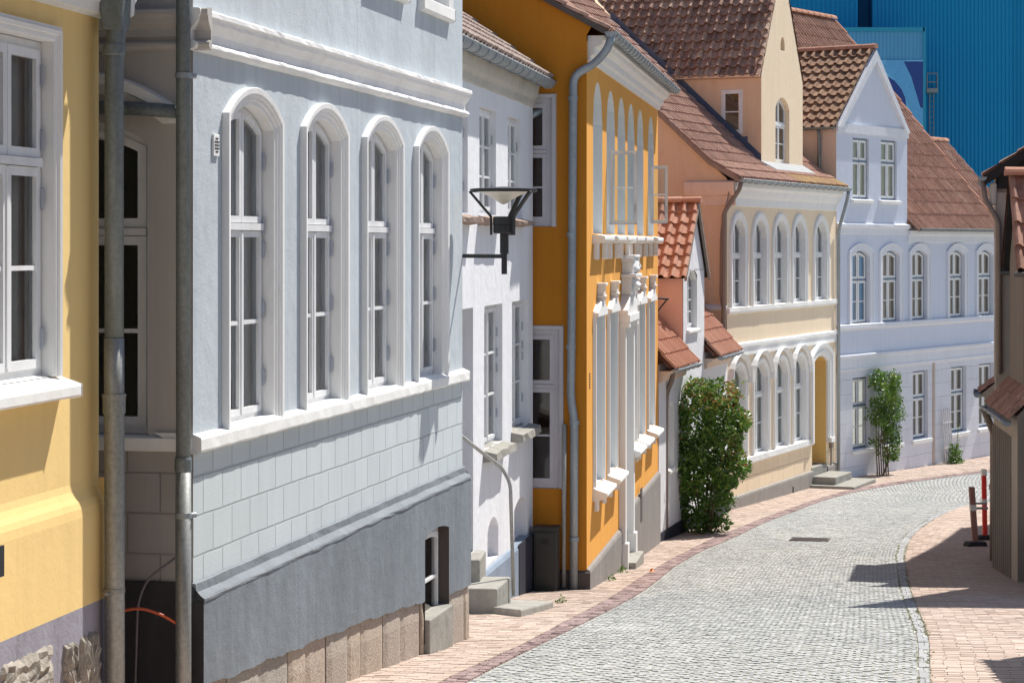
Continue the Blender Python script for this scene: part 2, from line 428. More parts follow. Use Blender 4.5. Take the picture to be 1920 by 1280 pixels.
# ------------------------------------------------------------------ roofs, gutters, pipes
def tiles(m, O, U, S, L, H, w=.215, c=.33, amp=.055, lift=.03, seg=8, clip=None, jit=.0012, toff=0, var=.17):
    """interlocking pantiles: O eave corner, U along the eave, S up the slope"""
    O, U, S = Vector(O), Vector(U).normalized(), Vector(S).normalized()
    Nn = U.cross(S)
    if Nn.z < 0: Nn = -Nn
    nu = max(1, round(L / w)); w = L / nu; nc = max(1, round(H / c)); c = H / nc
    def pf(x):
        if x < .5: return math.sin(math.pi * x / .5) ** .8
        return -.22 * math.sin(math.pi * (x - .5) / .5)
    prof = [pf(k / seg) for k in range(seg + 1)]; rowt = [random.uniform(-.06, .06) for _ in range(nc)]
    for j in range(nc):
        for i in range(nu):
            if clip and not clip((i + .5) * w, (j + .5) * c): continue
            tnt = min(1, max(0, random.gauss(.5, var) + rowt[j] + toff)); dn = random.uniform(-jit, jit); ds = random.uniform(-.01, .01); ta = random.uniform(-jit, jit)
            lo, hi, lp = [], [], []
            for k in range(seg + 1):
                x = k / seg; uu = (i + x) * w; hh = amp * prof[k] + dn + ta * (x - .5) * 2
                p = O + U * uu
                lo.append(m.vert(p + S * (j * c - .03 + ds) + Nn * (hh + lift)))
                hi.append(m.vert(p + S * ((j + 1) * c + .02) + Nn * (hh)))
                lp.append(m.vert(p + S * (j * c - .026 + ds) + Nn * (hh + lift - .026)))
            for k in range(seg):
                m.face((lo[k], lo[k + 1], hi[k + 1], hi[k]), tnt); m.face((lp[k], lp[k + 1], lo[k + 1], lo[k]), tnt * .8)
def ridge_caps(m, P, Q, r=.12, n=None):
    P, Q = Vector(P), Vector(Q); L = (Q - P).length; n = n or max(1, int(L / .38)); t = (Q - P).normalized()
    x = t.cross(Vector((0, 0, 1))).normalized(); y = Vector((0, 0, 1))
    for k in range(n):
        a, b = P + t * (L * k / n - .02), P + t * (L * (k + 1) / n)
        ra, rb = r * 1.08, r * .94; tn = random.random()
        A = [m.vert(a + x * ra * math.cos(q) + y * ra * (math.sin(q) - .45)) for q in [math.pi * i / 8 for i in range(9)]]
        B = [m.vert(b + x * rb * math.cos(q) + y * rb * (math.sin(q) - .45)) for q in [math.pi * i / 8 for i in range(9)]]
        for i in range(8): m.face((A[i], A[i + 1], B[i + 1], B[i]), tn)
        m.face(A, tn)
def roof_plane(m, a, b, c, d, thick=.03):
    """under-sheet below the tiles"""
    m.poly([a, b, c, d])
def gutter(h, F, a0, a1, o, z, r=.065, mat='zinc', brackets=.55, parent=None):
    m = MB(); n = 8; rows = []
    for a in (a0, a1):
        rows.append([m.vert(F(a, o + r * math.cos(q), z + r * math.sin(q))) for q in [math.pi + math.pi * i / n for i in range(n + 1)]])
        rows.append([m.vert(F(a, o + r * .9 * math.cos(q), z + r * .9 * math.sin(q) + .003)) for q in [math.pi + math.pi * i / n for i in range(n + 1)]])
    A, Ai, B, Bi = rows
    for i in range(n):
        m.face((A[i], A[i + 1], B[i + 1], B[i])); m.face((Ai[i], Bi[i], Bi[i + 1], Ai[i + 1]))
    m.face((A[0], Ai[0], Bi[0], B[0])); m.face((A[-1], B[-1], Bi[-1], Ai[-1])); m.face(A); m.face(B)
    m.tube([F(a0, o + r, z + .004), F(a1, o + r, z + .004)], r * .17, 8)
    k = a0 + .2
    while brackets and k < a1 - .05:
        m.tube([F(k, o + (r + .006) * math.cos(q), z + (r + .006) * math.sin(q)) for q in [math.pi * .95 + math.pi * 1.1 * i / 9 for i in range(10)]], .009, 6)
        k += brackets
    return m.build('gutter', mat, h.root if parent is None else parent, smooth=False)
def bend(pts, r=.06, n=5):
    """round the corners of a poly-line"""
    pts = [Vector(p) for p in pts]; out = [pts[0]]
    for i in range(1, len(pts) - 1):
        a, b, c = pts[i - 1], pts[i], pts[i + 1]
        d = min(r, (a - b).length * .45, (c - b).length * .45)
        p, q = b + (a - b).normalized() * d, b + (c - b).normalized() * d
        for k in range(n + 1):
            t = k / n; out.append(p * (1 - t) ** 2 + b * 2 * t * (1 - t) + q * t * t)
    out.append(pts[-1]); return out
def downpipe(h, pts, r, mat, collars=(), parent=None, name='downpipe', n=16):
    m = MB(); m.tube(bend(pts, r * 2.4), r, n); o = m.build(name, mat, parent or h.root, smooth=True)
    if collars:
        for p, hh in collars:
            c = MB(); p = Vector(p); c.tube([p, p + Vector((0, 0, hh * .15)), p + Vector((0, 0, hh * .85)), p + Vector((0, 0, hh))], [r * 1.08, r * 1.2, r * 1.2, r * 1.08], n)
            c.build('collar', mat, o, smooth=False)
    return o
def body(h, D, z0, z1, mat, near=True, far=True, a0=0, a1=None, name='wall'):
    """far, back and near walls of the shell"""
    a1 = a1 or h.L; m = MB(); K = h.K
    m.poly([K(a0, D, z0), K(a1, D, z0), K(a1, D, z1), K(a0, D, z1)])
    if far: m.poly([K(a1, 0, z0), K(a1, D, z0), K(a1, D, z1), K(a1, 0, z1)])
    if near: m.poly([K(a0, 0, z0), K(a0, D, z0), K(a0, D, z1), K(a0, 0, z1)])
    return m.build(name, mat, h.root)

# ------------------------------------------------------------------ house colours
M['yellow'] = stucco('yellow_render', (.82, .595, .255), .93, 1.03, bs=.2)
M['mauve'] = stucco('mauve_grey_plinth_paint', (.30, .29, .34), .75, 1.15, 3, .5, stain=(.12, .09, .08), stain_amt=.5)
M['rubble'] = stucco('field_stone', (.32, .29, .25), .45, 1.35, 9, 1.2, False, stain=(.42, .32, .24), stain_amt=.5)
M['grey'] = stucco('pale_blue_grey_render', (.475, .525, .565), .82, 1.12, 1.3, .42, sk=.6, stain=(.40, .43, .45), stain_amt=.4)
M['grey_ashlar'] = ashlar('pale_grey_ashlar_render', (.52, .57, .59), .36, .2435, -1.275 - .2435 * 4, .008, .66)
M['grey_plinth'] = stucco('slate_grey_plinth_render', (.185, .21, .235), .74, 1.25, 1.6, .6, sk=.5, stain=(.26, .27, .28), stain_amt=.5)
M['grey_plinth_top'] = stucco('slate_grey_plinth_top', (.19, .21, .23), .8, 1.25, 2, .8)
M['shaded_side_ashlar'] = ashlar('shade_darkened_brown_ashlar', (.36, .335, .315), .42, .245, -1.275, .006, .75)  # brownish lower ashlar, darkened further for the shade of the gap
M['shaded_side'] = stucco('shade_darkened_side_render', (.48, .455, .43), .9, 1.05)  # end wall colour darkened to carry the dim light of the gap
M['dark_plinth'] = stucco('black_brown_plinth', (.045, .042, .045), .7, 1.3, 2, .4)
M['granite'] = tinted('granite_base_slabs', [(0, (.30, .28, .245)), (.35, (.36, .325, .28)), (.7, (.39, .315, .265)), (1, (.43, .35, .27))], .95, 30, .6, (.13, .115, .10), 1.6, spots=((.50, .46, .40), 45, .52, .55))
M['chalk'] = stucco('limewashed_white_render', (.74, .75, .78), .88, 1.05, 1.6, .6, stain=(.46, .45, .42), stain_amt=.35)
M['chalk_eave'] = stucco('dirty_white_eave', (.50, .48, .43), .7, 1.1, 2.5, .8, stain=(.25, .22, .18), stain_amt=.6)
M['blue_plinth'] = stucco('blue_grey_plinth', (.22, .27, .34), .8, 1.15, 2)
M['navy'] = stucco('navy_plinth', (.02, .022, .035), .8, 1.2, 2)
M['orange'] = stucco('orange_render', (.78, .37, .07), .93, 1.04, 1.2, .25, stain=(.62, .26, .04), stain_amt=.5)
M['orange_shaded'] = stucco('shade_darkened_orange_render', (.44, .172, .016), .92, 1.05, 1.2, .25)  # orange render of the gable with its shade put into the colour
M['orange_plinth'] = stucco('grey_brown_plinth', (.25, .235, .225), .78, 1.12, 2.5, .5, stain=(.15, .13, .12), stain_amt=.5)
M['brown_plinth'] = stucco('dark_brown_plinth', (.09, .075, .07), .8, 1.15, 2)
M['reveal'] = stucco('bluish_white_reveal', (.72, .75, .76), .95, 1.03, bs=.1)
M['pink'] = stucco('pink_render', (.74, .49, .42), .92, 1.05, 1.3, .3)
M['cream'] = stucco('cream_render', (.82, .67, .49), .93, 1.04, 1.1, .25, stain=(.70, .57, .39), stain_amt=.5)
M['cream_ashlar'] = ashlar('cream_ashlar_render', (.82, .66, .46), .95, .42, -4.75 + .42 * 0, .012, .72)
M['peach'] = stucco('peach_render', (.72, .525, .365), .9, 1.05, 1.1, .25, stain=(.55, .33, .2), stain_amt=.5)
M['peach_trim'] = stucco('pale_peach_trim', (.72, .57, .47), .9, 1.05)
M['cream_plinth'] = stucco('grey_base_render', (.30, .28, .255), .82, 1.12, 3, .4)
M['lilac'] = stucco('white_blue_render', (.62, .66, .77), .95, 1.03, 1.2, .25)
M['lilac_low'] = ashlar('white_blue_jointed_render', (.68, .695, .75), 1.1, .38, -5.0, .006, .9)
M['lilac_trim'] = stucco('white_blue_trim', (.70, .72, .78), .93, 1.03)
M['gold'] = stucco('yellow_door_recess', (.80, .53, .19), .95, 1.04)
M['beige'] = stucco('beige_side_render', (.52, .43, .37), .9, 1.06)
M['brownwall'] = stucco('brown_render', (.25, .22, .19), .8, 1.15, 1.5)
M['brownwall2'] = stucco('dull_beige_render', (.42, .375, .33), .8, 1.1, 1.5)

def arch_prof(w, d): return [(0, 0), (0, d * .55), (w * .28, d * .6), (w * .3, d * .85), (w * .55, d * .9), (w * .58, d * 1.15), (w * .8, d * 1.2), (w, d), (w, 0)]

# ================================================================== yellow house
By = 13.1; dy_ = Vector((.188, 1)).normalized()
Bp = Vector((PX(185, By), By)); Ap = Bp - dy_ * 22  # wall lengthened unseen past the camera to block sky
YH = House('yellow_house', 'yellow rendered house with a white framed window beside two tall downpipes, nearest in the row', Ap, Bp, gz(10), 'house')
h = YH; F = h.F; L = h.L
a1 = h.u(100.8, .03) + .03; rv_ = .055
half = h.u(77, -rv_) - h.u(17, -rv_)
a0 = a1 - 2 * half - .12
z1 = h.z(100, 80); z0 = h.z(100, 722)
wall(h, F, 0, L, -1.5, 1.75, [(a0, a1, z0, z1, 0)], 'yellow')
m = MB(); E_ = h.E
m.poly([E_(0, 0, -1.5), E_(5, 0, -1.5), E_(5, 0, 1.75), E_(0, 0, 1.75)]); m.build('wall', 'yellow', h.root)
pf = [(0, -1.36), (.006, -1.40), (.018, -1.435), (.032, -1.465), (.041, -1.50), (.045, -1.55), (.045, -2.06), (0, -2.06)]
m = MB(); m.mould(F, 0, L, pf); m.mould(lambda a, o, z: E_(a, o, z), -.06, 3, pf); m.build('wall_base', 'yellow', h.root)
m = MB(); m.box(F, 0, L + .045, -.2, .045, -3.6, -2.06); m.box(E_, 0, 5, -.2, .045, -3.6, -2.06); m.build('plinth', 'mauve', h.root)
# field stones showing in the plinth
def lump(m, F, a0, a1, z0, z1, o, dpt, n=10, tint=.5, rough=.02):
    g = []
    for i in range(n + 1):
        row = []
        for j in range(n + 1):
            x, y = i / n, j / n; e = min(x, 1 - x, y, 1 - y)
            oo = o + dpt * min(1, e * 5) ** .6 + (random.uniform(-rough, rough) if e > 0 else -.02)
            row.append(m.vert(F(a0 + (a1 - a0) * x + (random.uniform(-.012, .012)), oo, z0 + (z1 - z0) * y + random.uniform(-.012, .012))))
        g.append(row)
    for i in range(n):
        for j in range(n): m.face((g[i][j], g[i + 1][j], g[i + 1][j + 1], g[i][j + 1]), tint)
m = MB()
for (p0, p1, q0, q1) in ((-120, -12, 1240, 1400), (0, 100, 1222, 1420), (119, 143, 1200, 1420), (151, 184, 1180, 1420)):
    A0, A1 = h.u(p0, .05), h.u(p1, .05); lump(m, F, A0, A1, h.z(p0 + 1, q1, .05), h.z((p0 + p1) / 2, q0, .05), .045, .035, 16, random.random(), .016)
m.build('field_stones', 'rubble', h.root)
window(h, F, a0, a1, z0 + .05, z1, 0, rv_, transom=.365, rows=(1, 2), surround=[(0, 0), (0, .018), (.012, .026), (.035, .028), (.04, .04), (.062, .046), (.066, .032), (.085, .032), (.085, 0)],
       sill=(.13, .13, .06, .05), curtain='curtain_light', hinges=[(1, h.z(78, 140)), (1, h.z(78, 262)), (1, h.z(78, 372)), (1, h.z(78, 635))], fw=.05, sw=.05)
m = MB(); m.mould(F, 0, L + .02, [(0, 1.32), (.05, 1.34), (.06, 1.40), (.10, 1.44), (.12, 1.52), (.20, 1.58), (.22, 1.68), (0, 1.68)]); m.mould(E_, -.2, 3, [(0, 1.32), (.05, 1.34), (.06, 1.40), (.10, 1.44), (.12, 1.52), (.02, 1.58), (.02, 1.68), (0, 1.68)]); m.build('cornice', 'white', h.root)
m = MB(); tiles(m, h.K(-.1, -.30, 1.70), (1, 0, 0), (0, .7, .714), L + .1, 6.5); m.build('roof', 'tile', h.root)
m = MB(); m.poly([h.K(0, 0, 1.7), h.K(L, 0, 1.7), h.K(L, 4.4, 6.1), h.K(0, 4.4, 6.1)]); m.poly([h.K(0, 8, 1.7), h.K(L, 8, 1.7), h.K(L, 4.2, 6.1), h.K(0, 4.2, 6.1)])
m.poly([E_(0, 0, 1.6), E_(8.4, 0, 1.6), E_(4.3, 0, 6.05)]); m.poly([h.K(0, 8, -3), h.K(L, 8, -3), h.K(L, 8, 1.7), h.K(0, 8, 1.7)]); m.poly([E_(5, 0, -3), E_(8.4, 0, -3), E_(8.4, 0, 1.7), E_(5, 0, 1.7)])
m.poly([h.S(0, 0, -3), h.S(8.4, 0, -3), h.S(8.4, 0, 1.7), h.S(4.3, 0, 6.05), h.S(0, 0, 1.7)]); m.build('wall', 'yellow', h.root)
gutter(h, F, -.1, L + .05, .36, 1.70)
# dark vent edge low on the wall
m = MB(); q = h.u(3, .06); m.box(F, q - .18, q, .058, .075, h.z(0, 1080, .06), h.z(0, 1022, .06)); m.build('vent_plate', 'black', h.root)
# yellow house downpipe with its hopper at the corner
Yp = 13.0; xp = PX(214, Yp); lx, ly = h.local(xp, Yp); K = h.K
lx2, _ = h.local(PX(217, Yp), Yp)
dp = downpipe(h, [K(lx + .02, ly - .02, 1.62), K(lx + .02, ly - .02, 1.36), K(lx, ly, PZ(118, Yp)), K(lx, ly, PZ(640, Yp))], .055, 'zinc_dark', [(K(lx, ly, PZ(105, Yp)), .07)], n=20)
m = MB(); m.tube([K(lx, ly, PZ(634, Yp)), K(lx, ly, PZ(745, Yp)), K(lx, ly - .003, PZ(1000, Yp)), K(lx + .012, ly, -3.6)], .0585, 20); m.build('downpipe', 'galv', h.root, smooth=True)
c = MB(); c.tube([K(lx, ly, PZ(775, Yp)), K(lx, ly, PZ(742, Yp))], .066, 20); c.tube([K(lx, ly, PZ(744, Yp)), K(lx, ly, PZ(738, Yp))], .07, 20); c.build('collar', 'galv', dp)
c = MB(); c.tube([K(lx, ly, PZ(1110, Yp)), K(lx, ly, PZ(1102, Yp))], .064, 20); c.box(K, lx - .12, lx, ly - .004, ly + .012, PZ(1110, Yp), PZ(1106, Yp)); c.build('bracket', 'galv', dp)
c = MB(); t0 = PZ(58, Yp)
c.hexa([K(lx - .045, ly - .06, t0), K(lx + .09, ly - .06, t0), K(lx + .09, ly + .06, t0), K(lx - .045, ly + .06, t0), K(lx - .10, ly - .1, 1.75), K(lx + .15, ly - .1, 1.75), K(lx + .15, ly + .1, 1.75), K(lx - .10, ly + .1, 1.75)])
c.build('hopper', 'zinc_dark', dp, bevel=.012)

# ================================================================== pale grey house
Ag = Vector((PX(362, 13.5), 13.5)); Bg = Vector((PX(867, 20.6), 20.6))
GH = House('grey_house', 'pale blue-grey house with four arched ground floor windows over a dark slate plinth', Ag, Bg, gz(17), 'house')
h = GH; F = h.F; L = h.L; S = h.S; K = h.K
z_sill = h.z(382, 812); z_wtop = h.z(466, 217); z_pl = h.z(364, 1095)
specs = [(433, 533.7), (577.4, 656.3), (691, 759), (787, 843)]
WT = [h.z(475, 215), h.z(610, 241), h.z(720, 262), h.z(809.5, 279)]
ops = []
for p, q in specs:
    ops.append((h.u(p, .044) + .075, h.u(q, .046) - .115, z_sill, sum(WT) / 4 + .065, .14))
up = []
for p, q in ((577, 643), (683, 758), (783, 843)):
    A0, A1 = h.u(p), h.u(q); w_ = A1 - A0; up.append((A0 + w_ * .12, A1 - w_ * .12, h.z(812, 4), h.z(812, 4) + 1.85, .14))
A0 = h.u(433); up.insert(0, (A0, h.u(518), up[0][2], up[0][3], .14))
wall(h, F, 0, L, z_sill - .08, 5.1, ops + up, 'grey')
wall(h, F, 0, L, z_pl - .03, z_sill - .08, [], 'grey_ashlar')
sur = [(0, 0), (.004, .010), (.030, .011), (.034, .022), (.058, .024), (.062, .036), (.075, .038), (.078, .044), (.112, .047), (.116, .043), (.116, 0)]
for i, p in enumerate(ops):
    hz = [z_sill + (p[3] - z_sill) * t for t in (.83, .62, .545, .35, .13)]
    window(h, F, *p[:4], rise=.14, rev=.08, transom=.385, rows=(1, 2), surround=sur, curtain='curtain', hinges=[(1, z) for z in hz], fw=.04, sw=.042)
for p in up:
    window(h, F, *p[:4], rise=.14, rev=.12, transom=.38, surround=[(0, 0), (0, .03), (.10, .045), (.12, 0)], curtain='curtain', sill=(.13, .055, .10, .01))
def prof_sill(z): return [(-.22, z + .012), (.0, z + .01), (.058, z - .012), (.062, z - .018), (.062, z - .088), (.05, z - .10), (.0, z - .105)]
m = MB(); m.mould(F, -.03, L + .04, prof_sill(z_sill), 60, .003); m.build('sill_band', 'white_sill', h.root, bevel=.006)
zc = h.z(366, 20)
cp = [(0, zc + .010), (.072, zc + .003), (.083, zc - .004), (.084, zc - .032), (.076, zc - .038), (.070, zc - .048), (.064, zc - .072), (.042, zc - .10), (.022, zc - .125), (.018, zc - .13), (.014, zc - .185), (.035, zc - .188), (.052, zc - .200), (.054, zc - .215), (.042, zc - .235), (.015, zc - .243), (0, zc - .245)]
m = MB(); m.mould(F, -.10, L + .05, cp, 70, .0025); m.build('cornice', 'white', h.root)
# plinth
pz = h.z(380, 1125, .075); zb_ = -4.2
cw = (h.u(797, .075), h.u(842, .075), h.z(820, 1190, .075), h.z(815, 991, .075), .05)
wall(h, F, -.02, L + .03, -2.62, pz, [(cw[0], cw[1], -2.62, cw[3], .05)], 'grey_plinth', o=.075, name='plinth')
def stone_top(a):
    t = a / L; return -2.66 - .20 * min(1, t / .5) - .28 * max(0, t - .5) / .5
mA, mB = MB(), MB(); na = 150; pv = None
for k in range(na + 1):
    a = -.02 + (L + .05) * k / na
    zz = stone_top(a) + .012 * math.sin(a * 9) * math.sin(a * 3.7) + random.uniform(-.006, .006)
    cur = (a, zz); m = mA if a < (cw[0] + cw[1]) / 2 else mB
    if pv and not (pv[0] < cw[1] and a > cw[0]):
        m.poly([F(pv[0], .075, -2.62), F(a, .075, -2.62), F(a, .075, zz), F(pv[0], .075, pv[1])]); m.poly([F(pv[0], .075, pv[1]), F(a, .075, zz), F(a, .03, zz + .004), F(pv[0], .03, pv[1] + .004)])
    elif pv:
        for e0, e1 in ((pv[0], min(a, cw[0])), (max(pv[0], cw[1]), a)):
            if e1 > e0: m.poly([F(e0, .075, -2.62), F(e1, .075, -2.62), F(e1, .075, zz), F(e0, .075, pv[1])])
    pv = cur
mA.build('plinth_edge', 'grey_plinth', h.root); mB.build('plinth_edge', 'grey_plinth', h.root)
m = MB(); m.mould(F, -.02, L + .03, [(0, z_pl + .012), (.022, z_pl + .006), (.026, pz + .040), (.072, pz + .012), (.080, pz + .002), (.080, pz - .014), (.02, pz - .02), (0, pz - .02)], 40, .003); m.build('plinth_top', 'grey_plinth_top', h.root)
m = MB(); m.poly([S(0, .02, zb_), S(-.075, .02, zb_), S(-.075, .02, pz), S(0, .02, z_pl)]); m.build('plinth_end', 'dark_plinth', h.root)
m = MB(); m.poly([h.E(0, .03, -3.08), h.E(-.075, .03, -3.08), h.E(-.075, .03, pz), h.E(0, .03, z_pl)]); m.build('plinth_end', 'dark_plinth', h.root)
cwin = window(h, F, cw[0], cw[1], cw[2], cw[3], rise=.05, rev=.10, o=.075, transom=None, rows=(1, 2), cols=1, fw=.05, sw=.045, revmat='brown_plinth', name='cellar_window')
m = MB(); sz_ = h.z(820, 1150, .1); m.box(F, cw[0] + .01, cw[1] - .01, -.1, .115, zb_, sz_); m.build('sill', 'stone', cwin, bevel=.012)
# granite slabs at the foot
mL, mR = MB(), MB(); a = -.02
while a < L + .03:
    w_ = random.choice([.46, .55, .40, .64, .5]); b = min(a + w_, L + .04)
    lo, hi = cw[0] - .005, cw[1] + .005
    seg = [(a, b)] if (b < lo or a > hi) else [(a, min(b, lo))] * (a < lo - .03) + [(max(a, hi), b)] * (b > hi + .03)
    for (x, y) in seg:
        m = mL if x < cw[0] else mR
        o1 = .058 + random.uniform(0, .012); tn = random.random(); n = 6
        g = [[m.vert(F(x + .006 + (y - x - .012) * i / n, o1 - (.018 if i in (0, n) or j in (0, 8) else random.uniform(0, .004)), zb_ + (stone_top(x + (y - x) * i / n) + random.uniform(-.006, .006) - zb_) * j / 8)) for j in range(9)] for i in range(n + 1)]
        for i in range(n):
            for j in range(8): m.face((g[i][j], g[i + 1][j], g[i + 1][j + 1], g[i][j + 1]), tn)
        top = [m.vert(F(x + .006 + (y - x - .012) * i / n, .02, stone_top(x + (y - x) * i / n))) for i in range(n + 1)]
        for i in range(n): m.face((g[i][8], g[i + 1][8], top[i + 1], top[i]), tn)
        for i in (0, n):
            bk = [m.vert(F(x + .006 + (y - x - .012) * i / n, .02, zb_)), ]
            m.face([g[i][j] for j in range(9)] + [top[i], bk[0]], tn)
    a = b
mL.build('granite_base', 'granite', h.root); mR.build('granite_base', 'granite', h.root)
# round vent
m = MB(); q0, q1 = h.u(397), h.u(407.5); vz0, vz1 = h.z(402, 293), h.z(402, 252)
m.box(F, q0, q1, 0, .015, vz0, vz1); v = m.build('vent_grille', 'white', h.root, bevel=.003)
m = MB()
for k in range(5):
    zz = vz0 + (vz1 - vz0) * (.2 + .15 * k); e = .028 if k in (0, 4) else .012
    m.box(F, q0 + e, q1 - e, .014, .0175, zz - .004, zz + .005)
m.build('slots', 'dark', v)
# end wall seen in the shade, with its own window
s0 = h.sa(278); st = h.sz(230, 222); sb = h.sz(278, 817)
wall(h, S, 0, 6, h.sz(300, 846), 5.1, [(s0, s0 + 1.02, sb, st, .15)], 'shaded_side' if 'shaded_side' in M else 'white', name='wall')
wall(h, S, 0, 6, h.sz(300, 1089), h.sz(300, 846), [], 'shaded_side_ashlar', name='wall')
wall(h, S, 0, 6, -4.2, h.sz(300, 1089), [], 'dark_plinth', o=.02, name='plinth')
sw_ = window(h, S, s0, s0 + 1.02, sb, st, rise=.15, rev=.12, transom=.36, rows=(1, 2), fw=.05, sw=.055, curtain=None)
m = MB(); sweep_open(m, S, s0 - .10, s0 + 1.12, st - .035, st + .17, .20, [(0, 0), (0, .05), (.05, .06), (.06, .09), (.12, .09), (.13, 0)]); m.build('surround', 'white', sw_)
m = MB(); m.mould(S, 0, 3, [(0, sb), (.05, sb - .01), (.05, h.sz(300, 842)), (0, h.sz(300, 846))]); m.build('sill_band', 'white_sill', h.root)
m = MB(); m.mould(S, -.12, 4, cp); m.mould(S, 0.02, 4, [(0, h.sz(300, 70)), (.03, h.sz(300, 70)), (.03, h.sz(300, 25)), (0, h.sz(300, 25))]); m.build('cornice', 'shaded_side', h.root)
m = MB(); zz = h.sz(300, 205)
m.tube([S(-.02 + .06, .10, h.sz(325, 212)), S(.3, .10, h.sz(280, 206)), S(1.1, .12, h.sz(185, 196))], .042, 14); m.build('connecting_pipe', 'zinc_dark', h.root, smooth=True)
m = MB(); m.poly([h.E(0, 0, -5), h.E(7, 0, -5), h.E(7, 0, 5.1), h.E(0, 0, 5.1)]); m.poly([K(0, 7, -4), K(L, 7, -4), K(L, 7, 5.1), K(0, 7, 5.1)])
m.poly([S(0, 0, 5.1), S(7, 0, 5.1), S(3.5, 0, 8.3)]); m.poly([h.E(0, 0, 5.1), h.E(7, 0, 5.1), h.E(3.5, 0, 8.3)]); m.poly([S(6, 0, -4), S(7, 0, -4), S(7, 0, 5.1), S(6, 0, 5.1)])
m.poly([K(0, -.2, 5.1), K(L, -.2, 5.1), K(L, 3.5, 8.25), K(0, 3.5, 8.25)]); m.poly([K(0, 7.2, 5.1), K(L, 7.2, 5.1), K(L, 3.5, 8.25), K(0, 3.5, 8.25)]); m.build('wall', 'grey', h.root)
m = MB(); tiles(m, K(-.05, -.32, 5.06), (1, 0, 0), (0, .76, .65), L + .1, 5.0); m.build('roof', 'tile', h.root)
# grey house downpipe at the near corner
Yp = 13.36; lx, ly = h.local(PX(343.5, Yp), Yp)
dp = downpipe(h, [K(lx, ly, 4.9), K(lx, ly, PZ(860, Yp))], .043, 'zinc_dark', [(K(lx, ly, PZ(885, Yp)), .09)], n=20)
m = MB(); m.tube([K(lx, ly, PZ(862, Yp)), K(lx + .004, ly, -3.4)], .047, 20); m.build('downpipe', 'galv', h.root, smooth=True)
for yy in (142, 966):
    c = MB(); c.tube([K(lx, ly, PZ(yy + 5, Yp)), K(lx, ly, PZ(yy - 5, Yp))], .05, 16); c.tube([K(lx + .02, ly - .035, PZ(yy, Yp)), K(lx + .05, ly - .06, PZ(yy, Yp))], .016, 10); c.build('bracket', 'zinc', dp)

# cables in the gap between the yellow and the grey house
m = MB(); Yc = 13.3
m.tube(bend([(PX(185, Yc), Yc, PZ(1185, Yc)), (PX(215, Yc), Yc, PZ(1147, Yc)), (PX(262, Yc), Yc, PZ(1138, Yc)), (PX(305, Yc), Yc, PZ(1152, Yc)), (PX(345, Yc), Yc + .1, PZ(1185, Yc))], .2), .009, 8)
tag(m.build('hose', plain('orange_hose_rubber', (.50, .09, .03), .5), None, smooth=True), 'thin orange-red hose arched between the two grey downpipes', 'hose')
m = MB(); Yc = 13.42
m.tube(bend([(PX(336, Yc), Yc, PZ(1040, Yc)), (PX(275, Yc), Yc, PZ(1085, Yc)), (PX(258, Yc), Yc, PZ(1130, Yc)), (PX(250, Yc), Yc, gz(Yc) - .05)], .15), .008, 8)
tag(m.build('cable', plain('grey_cable_sheath', (.13, .12, .125), .5), None, smooth=True), 'thin dark grey cable curving down the shaded wall behind the downpipes', 'cable')

# ================================================================== low white house
tw = .164; Bw = Vector((PX(999, 30.05), 30.05)); Aw = Vector((Bw.x - tw * 9.2, 30.05 - 9.2))
WH = House('white_house', 'small limewashed white house with slit windows, between the grey and the orange house', Aw, Bw, gz(27), 'house')
h = WH; F = h.F; L = h.L; K = h.K
rvw = .26
def opn(h, p, q, yb, yt, rise=0, o=0):
    pm = (p + q) / 2; return (h.u(p, o), h.u(q, o), h.z(pm, yb, o), h.z(pm, yt, o), rise)
zu0, zu1 = h.z(914, 402), h.z(914, 204)
ua = (h.u(899), h.u(930), zu0, zu1, 0); ub = (h.u(952), h.u(976.5), zu0, zu1, 0)
uc = (ua[0] - 1.75, ua[0] - .75, zu0, zu1, 0)
zl0, zl1 = h.z(926, 834), h.z(926, 571)
la = (h.u(908), h.u(942), zl0, zl1, 0); lb = (h.u(960), h.u(989.5), zl0 + .05, zl1, 0)
door = (h.u(880) - .95, h.u(887), h.z(884, 1034), h.z(884, 577), 0)
ni = opn(h, 914, 934.5, 1049, 969, .15); ni2 = opn(h, 964, 988, 1014, 932, .12)
wall(h, F, 0, L, h.z(930, 1050) - .02, 2.3, [ua, ub, uc, la, lb, door, ni[:2] + (ni[2], ni[3], ni[4]), ni2], 'chalk')
for w_, kw in ((ua, dict(transom=None, rows=(1, 3))), (ub, dict(transom=None, rows=(1, 3))), (uc, dict(transom=None, rows=(1, 3)))):
    wo = window(h, F, *w_[:4], rev=.07, revmat='chalk', hinges=[(1, w_[2] + .3), (1, w_[3] - .35)], curtain='curtain', **kw)
    m = MB(); m.mould(F, w_[0] - .1, w_[1] + .12, [(-.2, w_[2] + .02), (.16, w_[2] - .06), (.16, w_[2] - .11), (0, w_[2] - .13), (-.2, w_[2] - .1)], 5, .008); m.build('sill', 'mortar', wo)
for w_ in (la, lb):
    wo = window(h, F, *w_[:4], rev=.09, transom=None, rows=(1, 3), revmat='chalk', hinges=[(1, w_[2] + .35), (1, w_[2] + .9), (1, w_[3] - .35), (1, w_[3] - .6)], curtain='curtain')
    m = MB(); m.mould(F, w_[0] - .08, w_[1] + .12, [(-.2, w_[2] + .03), (.16, w_[2] - .03), (.165, w_[2] - .12), (0, w_[2] - .14), (-.2, w_[2] - .1)], 6, .012); m.build('sill', 'stone', wo)
dd = MB(); f0 = -.35
dd.box(F, door[0], door[1], f0 - .05, f0, door[2], door[3] - .55)
